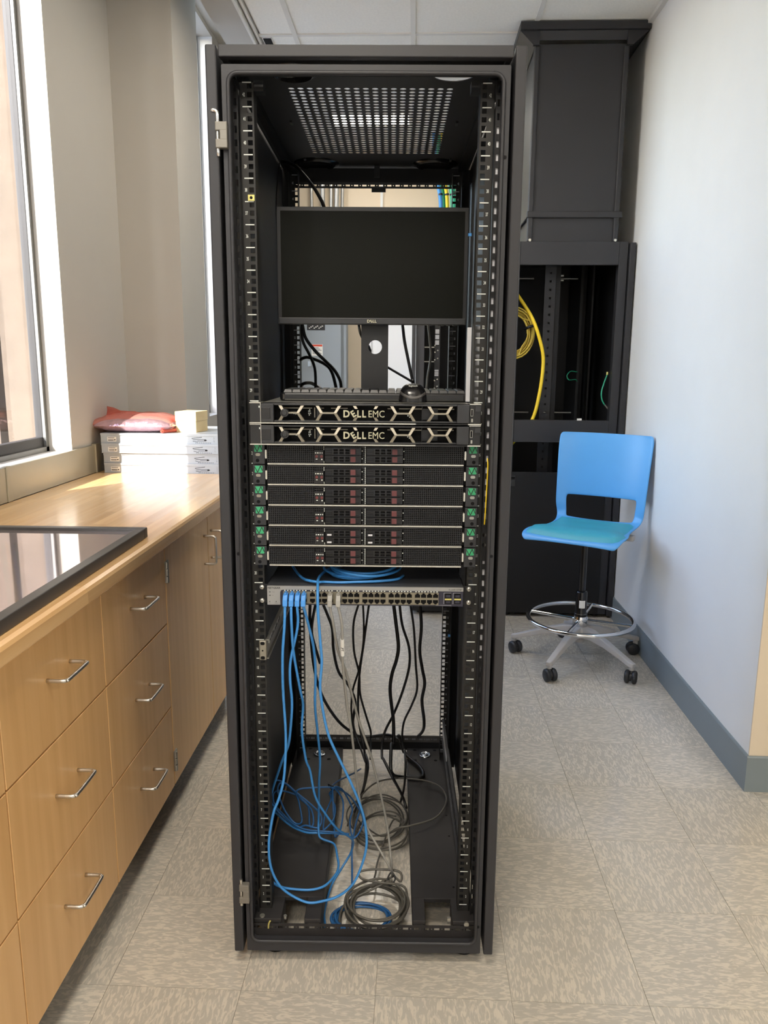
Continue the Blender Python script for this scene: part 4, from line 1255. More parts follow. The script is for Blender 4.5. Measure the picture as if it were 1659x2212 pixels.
    MB().lathe([(0.0045, -0.0006), (0.0062, -0.0006), (0.0062, 0.0), (0.0045, 0.0)], (-0.1670, -0.0513, z + 0.0222), n=20, rot=Matrix.Rotation(math.pi / 2, 3, 'X')).build('lock_ring', 'black', lk)
    m = MB()
    zt = z + 0.0212
    m.text('D', -0.0385, -0.0475, zt, 0.0200, bold=0.03, sx=0.95)
    m.text('E', -0.0245, -0.0475, zt, 0.0190, bold=0.03, sx=0.9, rotz=math.radians(32))
    m.text('L', -0.0125, -0.0475, zt, 0.0200, bold=0.03, sx=0.85)
    m.text('L', -0.0020, -0.0475, zt, 0.0200, bold=0.03, sx=0.85)
    m.text('EMC', 0.0235, -0.0475, zt, 0.0200, bold=0.0, sx=0.88)
    o = m.build('logo', 'logo', t); o.modifiers.new('thick', 'SOLIDIFY').thickness = 0.001
    return t
bezel_server(28, 'rack server with honeycomb bezel directly under the keyboard')
bezel_server(27, 'lower of the two rack servers with honeycomb bezel')

# ------------------------------------------------------------------ six mesh fronted servers
def mesh_server():
    t = thing('mesh_server', '', 'server', (0, 0, 0), rack=True)
    rb = lambda nm, m, *a, **k: rbox(nm, m, *a, parent=k.get('parent', t), bev=k.get('bev', 0.0))
    rb('chassis', 'rackin', (-0.2165, 0.2165, 0.004, 0.66, 0.001, 0.0435))
    rb('face', 'dark', (-0.2150, 0.2150, -0.010, 0.0035, 0.003, 0.0425))
    rb('bottom_edge', 'silver', (-0.2085, 0.2085, -0.0225, -0.0095, 0.0006, 0.0032))
    rb('top_edge', 'black', (-0.2085, 0.2085, -0.0205, -0.0105, 0.0412, 0.0432))
    def grid(x0, x1, z0, z1, cuts=()):
        m = MB(); y0, y1 = -0.0185, -0.0165
        nx = max(1, round((x1 - x0) / 0.0041)); nz = max(1, round((z1 - z0) / 0.0041)); b = 0.0011
        for i in range(nx + 1):
            x = x0 + (x1 - x0) * i / nx; m.box(x - b / 2, x + b / 2, y0, y1, z0, z1)
        for j in range(nz + 1):
            zz = z0 + (z1 - z0) * j / nz; m.box(x0, x1, y0 + 0.0002, y1, zz - b / 2, zz + b / 2)
        return m
    grid(-0.2090, -0.1095, 0.0045, 0.0405).build('grille', 'grille', t)
    grid(-0.1095, -0.0900, 0.0310, 0.0405).build('grille', 'grille', t)
    grid(0.0835, 0.2080, 0.0045, 0.0405).build('grille', 'grille', t)
    grid(-0.0055, 0.0005, 0.0045, 0.0405).build('grille', 'grille', t)
    grid(-0.0860, 0.0800, 0.0385, 0.0420).build('grille', 'grille', t)
    p = rb('button_panel', 'black', (-0.1085, -0.0895, -0.0195, -0.0105, 0.0045, 0.0300))
    for x in (-0.1040, -0.0935):
        MB().cyl((x, -0.0215, 0.0185), (x, -0.0194, 0.0185), 0.0030, n=14).build('button', 'redbtn', p)
    m = MB()
    for x, zz, w, h in ((-0.1062, 0.0258, 0.0018, 0.0026), (-0.1014, 0.0258, 0.0036, 0.0022), (-0.0965, 0.0258, 0.0018, 0.0024), (-0.0922, 0.0258, 0.0015, 0.0026), (-0.1040, 0.0125, 0.0036, 0.0014), (-0.0930, 0.0120, 0.0026, 0.0026)):
        m.box(x - w / 2, x + w / 2, -0.0200, -0.0194, zz - h / 2, zz + h / 2)
    for q in range(2): m.box(-0.0889, -0.0880, -0.0192, -0.0185, 0.032 + 0.0045 * q, 0.0355 + 0.0045 * q)
    m.box(-0.0889, -0.0880, -0.0192, -0.0185, 0.0045, 0.0085)
    tag(m.build('icon', 'print', p), kind='stuff')
    bay0 = None
    for x0 in (-0.0865, -0.0005 + 0.0025):
        for zz in (0.0215, 0.0050):
            b = MB().box(x0, x0 + 0.0775, -0.0180, -0.0105, zz, zz + 0.0155)
            b.box(x0, x0 + 0.072, -0.0215, -0.0180, zz + 0.0005, zz + 0.0020).box(x0, x0 + 0.072, -0.0215, -0.0180, zz + 0.0130, zz + 0.0148)
            for r in range(3): b.box(x0 + 0.0008, x0 + 0.015, -0.0225, -0.0180, zz + 0.0028 + 0.0036 * r, zz + 0.0055 + 0.0036 * r)
            for q in range(3): b.box(x0 + 0.0155 + 0.0125 * q, x0 + 0.0185 + 0.0125 * q, -0.0215, -0.0180, zz + 0.002, zz + 0.013)
            b.box(x0 + 0.0175, x0 + 0.052, -0.0208, -0.0180, zz + 0.0068, zz + 0.0084)
            bay = b.build('drive_bay', 'blackgloss', t)
            l_ = MB().box(x0 + 0.0545, x0 + 0.0655, -0.0235, -0.0180, zz + 0.0020, zz + 0.0135).build('latch', 'maroon', bay, bev=0.0008)
            rb('window', 'dark', *[(x0 + 0.0188 + 0.0125 * q, x0 + 0.0275 + 0.0125 * q, -0.0184, -0.0179, zz + 0.0025, zz + 0.0125) for q in range(3)], parent=bay)
            MB().cyl((x0 + 0.0795, -0.0192, zz + 0.009), (x0 + 0.0795, -0.0180, zz + 0.009), 0.0010, n=8).build('led', 'print', bay)
    for s in (-1, 1):
        e = MB().box(*sorted((s * 0.2145, s * 0.2405)), -0.020, -0.002, 0.0012, 0.0434).build('ear', 'bezelgrey', t, bev=0.0006)
        MB().prism(rr(s * 0.228, 0.0345, 0.0082, 0.0072, 0.0015), -0.0209, -0.0200, 'y').build('logo_tile', 'green', e)
        m = MB(); cx, cz = s * 0.228, 0.0345
        P = [(-0.0080, 0.0050), (-0.0022, -0.0068), (0.0040, 0.0070), (0.0080, -0.0030)]
        for a, b in zip(P, P[1:]):
            d = Vector((b[0] - a[0], b[1] - a[1])).normalized(); w = 0.0008
            nx_, nz_ = -d.y * w, d.x * w
            m.prism([(cx + a[0] + nx_, cz + a[1] + nz_), (cx + b[0] + nx_, cz + b[1] + nz_), (cx + b[0] - nx_, cz + b[1] - nz_), (cx + a[0] - nx_, cz + a[1] - nz_)], -0.0213, -0.0209, 'y')
        m.build('logo_line', 'ink', e)
        MB().prism(rr(s * 0.229, 0.0212, 0.0050, 0.0030, 0.0028), -0.0204, -0.0199, 'y').build('mounting_slot', 'steel' if s > 0 else 'hex', e)
        MB().cyl((s * 0.230, -0.0204, 0.0085), (s * 0.230, -0.0199, 0.0085), 0.0038, n=14).build('screw_hole', 'dark', e)
        MB().prism(rr(s * 0.2118, 0.0225, 0.0018, 0.0095, 0.0015), -0.0215, -0.0095, 'y').build('handle', 'silver', t)
    return t
def rr(cx, cz, hx, hz, r, n=4):
    pts = []
    for sx, sz, a0 in ((1, 1, 0), (-1, 1, 90), (-1, -1, 180), (1, -1, 270)):
        for k in range(n + 1):
            a = math.radians(a0 + 90 * k / n)
            pts.append((cx + sx * (hx - r) + r * math.cos(a), cz + sz * (hz - r) + r * math.sin(a)))
    return pts
ms = mesh_server()
ML = {26: 'topmost black mesh front server, under the honeycomb servers', 25: 'second black mesh front server from the top of the six', 24: 'third black mesh front server from the top of the six',
      23: 'fourth black mesh front server from the top of the six', 22: 'fifth black mesh front server from the top, with pale tags on its drives', 21: 'lowest black mesh front server, above the blue cable coil'}
for u in (26, 25, 24, 23, 22, 21):
    t = ms if u == 26 else dup(ms)
    t.location = RACK_M @ Vector((0, 0, uz(u)))
    t['label'] = ML[u]; t['group'] = 'black mesh front servers'
    if u == 22:
        for x0 in (-0.0865, 0.0020):
            for zz in (0.0215, 0.0050):
                MB().box(x0 + 0.0040, x0 + 0.0135, -0.0230, -0.0224, zz + 0.0030, zz + 0.0066).build('drive_tag', 'pale', t)
    if u == 26:
        m = MB()
        for q in range(9): m.box(-0.0012, 0.0, -0.0200, -0.0186, 0.0050 + 0.0040 * q, 0.0078 + 0.0040 * q)
        m.build('edge_mark', 'print', t)

# ------------------------------------------------------------------ network switch in unit 19
z = uz(19) + 0.0004
sw = thing('network_switch', 'grey and navy 48 port network switch under the coiled blue cable', 'network switch', (0, 0, z), rack=True)
rbox('body', 'swtop', (-0.2155, 0.2155, -0.018, 0.24, z, z + 0.0432), parent=sw, bev=0.001)
# silver face with a rounded navy port field let into it
f = MB().box(-0.2150, 0.2150, -0.0235, -0.0185, z + 0.0352, z + 0.0432).box(-0.2150, -0.1865, -0.0235, -0.0185, z + 0.0006, z + 0.0352)
f.prism([(-0.1865, z + 0.0352), (-0.1865, z + 0.0290), (-0.1855, z + 0.0320), (-0.1835, z + 0.0342), (-0.1800, z + 0.0352)], -0.0235, -0.0185, 'y')
f.build('face_plate', 'swgrey', sw)
rbox('port_field', 'swnavy', (-0.1865, 0.2150, -0.0222, -0.0185, z + 0.0006, z + 0.0352), parent=sw)
m = MB()
m.text('NETGEAR', -0.2135, -0.0238, z + 0.0392, 0.0060, bold=0.02, align='L', sx=1.05)
m.text('ProSAFE GS748T', 0.2130, -0.0238, z + 0.0388, 0.0042, bold=0.01, align='R')
m.text('Power', -0.2040, -0.0238, z + 0.0300, 0.0022, align='L'); m.text('Fan', -0.2040, -0.0238, z + 0.0222, 0.0022, align='L')
m.text('Reset', -0.2098, -0.0238, z + 0.0050, 0.0020); m.text('Defaults', -0.1955, -0.0238, z + 0.0050, 0.0020)
for x, zz, r in ((-0.2098, 0.0080, 0.0011), (-0.1955, 0.0080, 0.0011)): m.cyl((x, -0.0238, z + zz), (x, -0.0234, z + zz), r, n=10)
m.box(-0.2105, -0.2075, -0.0238, -0.0234, z + 0.0292, z + 0.0308).box(-0.2105, -0.2075, -0.0238, -0.0234, z + 0.0214, z + 0.0230)
m.build('print', 'ink', sw)
PW, PX0 = 0.01315, -0.1795
def colx(c): return PX0 + c * PW + (c // 4) * 0.0050
prt = {}
for row in (0, 1):
    for c in range(24):
        x0 = colx(c); zb = z + 0.0045 + 0.0137 * row
        if row not in prt:
            m = MB(); y0, y1 = -0.0262, -0.0222
            w = PW; h = 0.0135
            ow, oh = 0.0114, 0.0085
            fz = lambda v: zb + (v if row else h - v)          # upper row: latch notch on top, lower row mirrored
            def bz(a, b, c_, d):
                lo, hi = sorted((fz(c_), fz(d))); m.box(x0 + a, x0 + b, y0, y1, lo, hi)
            e = (w - ow) / 2
            bz(0, w, 0, 0.0020); bz(0, e, 0.0020, h); bz(w - e, w, 0.0020, h)
            bz(e, e + 0.0024, 0.0098, h); bz(w - e - 0.0024, w - e, 0.0098, h)
            bz(e + 0.0024, e + 0.0036, 0.0115, h); bz(w - e - 0.0036, w - e - 0.0024, 0.0115, h)
            bz(e + 0.0036, w - e - 0.0036, 0.0129, h)
            prt[row] = m.build('port', 'port', sw); prt[row]['x0'] = x0
        else:
            o = prt[row].copy(); COL.objects.link(o); o.location = (x0 - prt[row]['x0'], 0, 0)
for gidx in range(1, 6):
    xx = colx(gidx * 4)
    rbox('port_divider', 'port', (xx - 0.0048, xx - 0.0002, -0.0258, -0.0222, z + 0.0045, z + 0.0317), parent=sw)
rbox('port_cavity', 'dark', (PX0, colx(23) + PW, -0.0226, -0.0221, z + 0.0046, z + 0.0316), parent=sw)
m = MB()
for c in range(24):
    for a in (0.0032, 0.0098): m.box(colx(c) + a - 0.0016, colx(c) + a + 0.0016, -0.0232, -0.0222, z + 0.0326, z + 0.0344)
tag(m.build('port_light', 'print', sw), kind='stuff')
for k, x in enumerate((0.1755, 0.1960)):
    s_ = rbox('sfp_cage', 'dark', (x, x + 0.0135, -0.0240, -0.0222, z + 0.0065, z + 0.0300), parent=sw)
    rbox('sfp_divider', 'brass', (x - 0.0005, x + 0.0140, -0.0262, -0.0240, z + 0.0160, z + 0.0192), parent=s_)
    rbox('sfp_flap', 'swnavy', (x + 0.002, x + 0.0115, -0.0250, -0.0240, z + 0.0085, z + 0.0140), (x + 0.002, x + 0.0115, -0.0250, -0.0240, z + 0.0215, z + 0.0270), parent=s_)
m = MB()
for k, x in enumerate((0.1728, 0.1933)):
    m.box(x - 0.0002, x + 0.0002, -0.0225, -0.0222, z + 0.006, z + 0.031).box(x, x + 0.016, -0.0225, -0.0222, z + 0.0308, z + 0.0312)
m.box(0.155, 0.190, -0.0225, -0.0222, z + 0.0024, z + 0.0028)
m.build('outline_print', 'pale', sw)
for s in (-1, 1):
    e = MB().box(*sorted((s * 0.2152, s * 0.2415)), -0.0075, -0.0045, z + 0.0006, z + 0.0430).box(*sorted((s * 0.2152, s * 0.2172)), -0.0075, 0.06, z + 0.0006, z + 0.0430).build('rack_ear', 'rackin', sw, bev=0.0005)
    for zz in (0.0358, 0.0050):
        sc = MB().lathe([(0.0005, -0.0034), (0.0030, -0.0032), (0.0050, -0.0020), (0.0056, 0.0)], (s * 0.2290, -0.0075, z + zz), n=18, rot=Matrix.Rotation(-math.pi / 2, 3, 'X') @ Matrix.Scale(1, 3)).build('screw', 'silver', e)
        MB().cbox((s * 0.2290, -0.0109, z + zz), (0.0050, 0.0006, 0.0009), Matrix.Rotation(0.6, 3, 'Y')).cbox((s * 0.2290, -0.0109, z + zz), (0.0009, 0.0006, 0.0050), Matrix.Rotation(0.6, 3, 'Y')).build('cross_slot', 'ink', sc)

# loose slide rail on the left below the switch, perforated rail low on the right
t = thing('slide_rail', 'loose steel slide rail running back from the left post below the switch', 'slide rail', (-0.228, 0.0, 0.74), rack=True)
rbox('front_bracket', 'hex', (-0.2385, -0.2215, -0.012, -0.004, 0.739, 0.786), parent=t, bev=0.003)
m = MB()
for zz in (0.7795, 0.7455): m.prism(rr(-0.230, zz, 0.0048, 0.0038, 0.0032), -0.0124, -0.0119, 'y')
m.cyl((-0.230, -0.0126, 0.7625), (-0.230, -0.0119, 0.7625), 0.0018, n=10)
m.build('bracket_hole', 'dark', t)
rbox('rail_web', 'hinge', (-0.2240, -0.2225, -0.004, 0.62, 0.742, 0.783), parent=t)
rbox('rail_lip', 'steel', (-0.2260, -0.2180, -0.002, 0.62, 0.783, 0.7855), (-0.2260, -0.2180, -0.002, 0.62, 0.7395, 0.742), parent=t)
rbox('inner_slide', 'steel', (-0.2225, -0.2195, 0.02, 0.60, 0.768, 0.780), parent=t)
m = MB()
for q in range(9): m.box(-0.2196, -0.2192, 0.03 + 0.018 * q, 0.042 + 0.018 * q, 0.770, 0.774 + 0.003 * (q % 3))
m.build('rail_print', 'ink', t)
t = thing('slide_rail', 'black perforated slide rail low on the right side of the open rack', 'slide rail', (0.236, 0.02, 0.20), rack=True)
mb = MB()
for zz in (0.190, 0.246): mb.box(0.2325, 0.2345, 0.03, 0.70, zz, zz + 0.010)
for q in range(27): mb.box(0.2325, 0.2345, 0.03 + 0.0248 * q, 0.043 + 0.0248 * q, 0.200, 0.246)
mb.box(0.2325, 0.2345, 0.03, 0.70, 0.218, 0.226)
mb.build('perforated_web', 'rack', t)
rbox('rail_lip', 'rack', (0.2275, 0.2345, 0.03, 0.70, 0.188, 0.190), (0.2275, 0.2345, 0.03, 0.70, 0.256, 0.258), parent=t)
rbox('pale_edge', 'pale', (0.2300, 0.2320, 0.52, 0.70, 0.205, 0.25), parent=t)
m = MB().box(0.212, 0.222, 0.30, 0.305, uz(17) + 0.002, uz(17) + 0.036)
m.build('inner_bracket', 'bezelgrey', rk)
rbox('blue_clip', 'blue', (0.2125, 0.2185, 0.34, 0.345, uz(14) + 0.020, uz(14) + 0.027))
rbox('blue_clip', 'blue', (0.2165, 0.2235, 0.10, 0.105, uz(37) - 0.004, uz(37) + 0.002))

# ------------------------------------------------------------------ monitor, keyboard and mouse on top of the servers
ZS = uz(28) + 0.0006 + 0.0419      # top of the upper server
mo = thing('monitor', 'black flat monitor standing in the open rack above the servers', 'monitor', (0.01, 0.24, ZS), rack=True)
mx0, mx1, mz0, mz1, my = -0.2125, 0.2265, 1.4865, 1.7465, 0.20
rbox('housing', 'black', (mx0, mx1, my, my + 0.018, mz0, mz1), parent=mo, bev=0.001)
rbox('rear_bulge', 'black', (mx0 + 0.06, mx1 - 0.06, my + 0.018, my + 0.045, mz0 + 0.03, mz1 - 0.06), parent=mo, bev=0.006)
rbox('screen', 'screen', (mx0 + 0.009, mx1 - 0.009, my - 0.0006, my, mz0 + 0.0155, mz1 - 0.009), parent=mo)
rbox('chin', 'bezelgrey', (mx0 + 0.003, mx1 - 0.003, my - 0.0022, my, mz0 + 0.001, mz0 + 0.0145), parent=mo, bev=0.0008)
m = MB()
zc = mz0 + 0.0076
m.text('D', -0.0015, my - 0.0026, zc, 0.0092, bold=0.03); m.text('E', 0.0050, my - 0.0026, zc, 0.0090, bold=0.03, sx=0.9, rotz=math.radians(32))
m.text('L', 0.0105, my - 0.0026, zc, 0.0092, bold=0.03); m.text('L', 0.0153, my - 0.0026, zc, 0.0092, bold=0.03)
m.build('logo', 'logo', mo)
m = MB()
for k in range(5): m.box(0.14 + 0.014 * k, 0.146 + 0.014 * k, my + 0.002, my + 0.012, mz0 - 0.0015, mz0 + 0.001)
m.each('menu_button', 'bezelgrey', mo)
tmp = MB()
def holed_xz(x0, x1, z0, z1, cx, cz, r, y, th):
    h = MB(); holed(h, x0, x1, z0, z1, r, 0.0, cx=cx, cy=cz, n=36)
    o = MB(); o.add([(a, y, b) for a, b, _ in h.v], h.f)
    return o
m = holed_xz(-0.0205, 0.0445, 1.40, 1.475, 0.0130, 1.4365, 0.0165, 0.25, 0.02)
for a in ((ZS + 0.012, 1.40), (1.475, 1.60)):
    m.add([(-0.0205, 0.25, a[0]), (0.0445, 0.25, a[0]), (0.0445, 0.25, a[1]), (-0.0205, 0.25, a[1])], [(0, 1, 2, 3)])
o = m.build('stand_column', 'black', mo)
md = o.modifiers.new('thick', 'SOLIDIFY'); md.thickness = 0.022; md.offset = -1
MB().prism(rr(0.012, 0.285, 0.095, 0.075, 0.02), ZS + 0.0006, ZS + 0.012, 'z').build('stand_foot', 'black', mo)

kb = thing('keyboard', 'black keyboard lying on top of the upper rack server', 'keyboard', (0.02, 0.115, ZS), rack=True)
kx0, kx1, ky0, ky1 = -0.1905, 0.2225, 0.045, 0.180
m = MB().prism(rr((kx0 + kx1) / 2, (ky0 + ky1) / 2, (kx1 - kx0) / 2, (ky1 - ky0) / 2, 0.012), ZS + 0.0008, ZS + 0.0185, 'z')
m.build('case', 'blackgloss', kb, bev=0.004)
k0 = None
for r in range(6):
    for c in range(21):
        if k0 is None:
            m = MB(); x0, y0, zz = kx0 + 0.0085, ky0 + 0.010, ZS + 0.0186
            m.add([(x0, y0, zz), (x0 + 0.0178, y0, zz), (x0 + 0.0178, y0 + 0.0175, zz), (x0, y0 + 0.0175, zz),
                   (x0 + 0.002, y0 + 0.003, zz + 0.0060), (x0 + 0.0158, y0 + 0.003, zz + 0.0060), (x0 + 0.0158, y0 + 0.016, zz + 0.0072), (x0 + 0.002, y0 + 0.016, zz + 0.0072)],
                  [(0, 3, 2, 1), (4, 5, 6, 7), (0, 1, 5, 4), (1, 2, 6, 5), (2, 3, 7, 6), (3, 0, 4, 7)])
            k0 = m.build('key', 'black', kb)
        else:
            if c in (15, 18) and r > 0 and r < 5 and c == 15: continue
            o = k0.copy(); COL.objects.link(o); o.location = (0.0189 * c, 0.0195 * r, 0.0)

ms_ = thing('mouse', 'black wireless mouse with grey side band, in front of the keyboard', 'mouse', (0.101, 0.07, ZS), rack=True)
MXC, MY0, MY1, MH = 0.1005, 0.018, 0.118, 0.0385
def mouse_h(u, v):
    """height over the server lid at u across (-1..1), v along (0 rear .. 1 front)"""
    lng = max(0.0, 1 - abs((v - 0.42) / (0.42 if v < 0.42 else 0.58)) ** 2.6) ** 0.5
    return MH * lng * max(0.0, 1 - abs(u) ** 3.2) ** 0.45
def mouse_w(v):
    return 0.0315 * (1 - 0.16 * max(0, min(1, v * 1.1)) ** 2) * max(0.0, 1 - abs(2 * v - 1) ** 5) ** 0.5
vs = []; fs = []; NUm, NVm = 28, 32
for j in range(NVm + 1):
    v = 0.5 - 0.5 * math.cos(math.pi * j / NVm)
    for i in range(NUm + 1):
        u = math.sin(math.pi / 2 * (-1 + 2 * i / NUm))
        vs.append((MXC + u * mouse_w(v), MY0 + v * (MY1 - MY0), ZS + 0.0008 + mouse_h(u, v)))
for j in range(NVm):
    for i in range(NUm):
        a = j * (NUm + 1) + i; fs.append((a, a + 1, a + NUm + 2, a + NUm + 1))
o_ = len(vs)
MB().add(vs, fs, True).build('shell', 'blackgloss', ms_)
def mouse_y(x, h):
    lo, hi = 0.001, 0.42
    for _ in range(30):
        v = (lo + hi) / 2
        w = max(1e-4, mouse_w(v)); u = min(0.999, abs(x) / w)
        if mouse_h(u, v) < h: lo = v
        else: hi = v
    return MY0 + lo * (MY1 - MY0)
vs = []; fs = []
for i in range(25):
    x = -0.0285 + 0.057 * i / 24; e = (x / 0.0285) ** 2
    hi_ = 0.0125 + 0.0115 * e; lo_ = 0.0065 + 0.0105 * e
    for q in range(4):
        h = lo_ + (hi_ - lo_) * q / 3
        vs.append((MXC + x * 1.01, mouse_y(x, h) - 0.0006, ZS + 0.0008 + h))
for i in range(24):
    for q in range(3): a = i * 4 + q; fs.append((a, a + 4, a + 5, a + 1))
o = MB().add(vs, fs, True).build('grey_band', 'pframe', ms_); o.modifiers.new('t', 'SOLIDIFY').thickness = 0.0005
g_, gf = glyph('logitech', 0.0)
mxs = [a for a, b in g_]; cxg = (min(mxs) + max(mxs)) / 2
vs = []
for a, b in g_:
    x = (a - cxg) * 0.0062; h = 0.0325 + b * 0.0046
    vs.append((MXC + x, mouse_y(x, h) - 0.0004, ZS + 0.0012 + h))
MB().add(vs, gf).build('logo', 'print', ms_)
MB().cyl((MXC - 0.003, 0.098, ZS + 0.031), (MXC + 0.003, 0.098, ZS + 0.031), 0.008, n=16).build('scroll_wheel', 'bezelgrey', ms_)

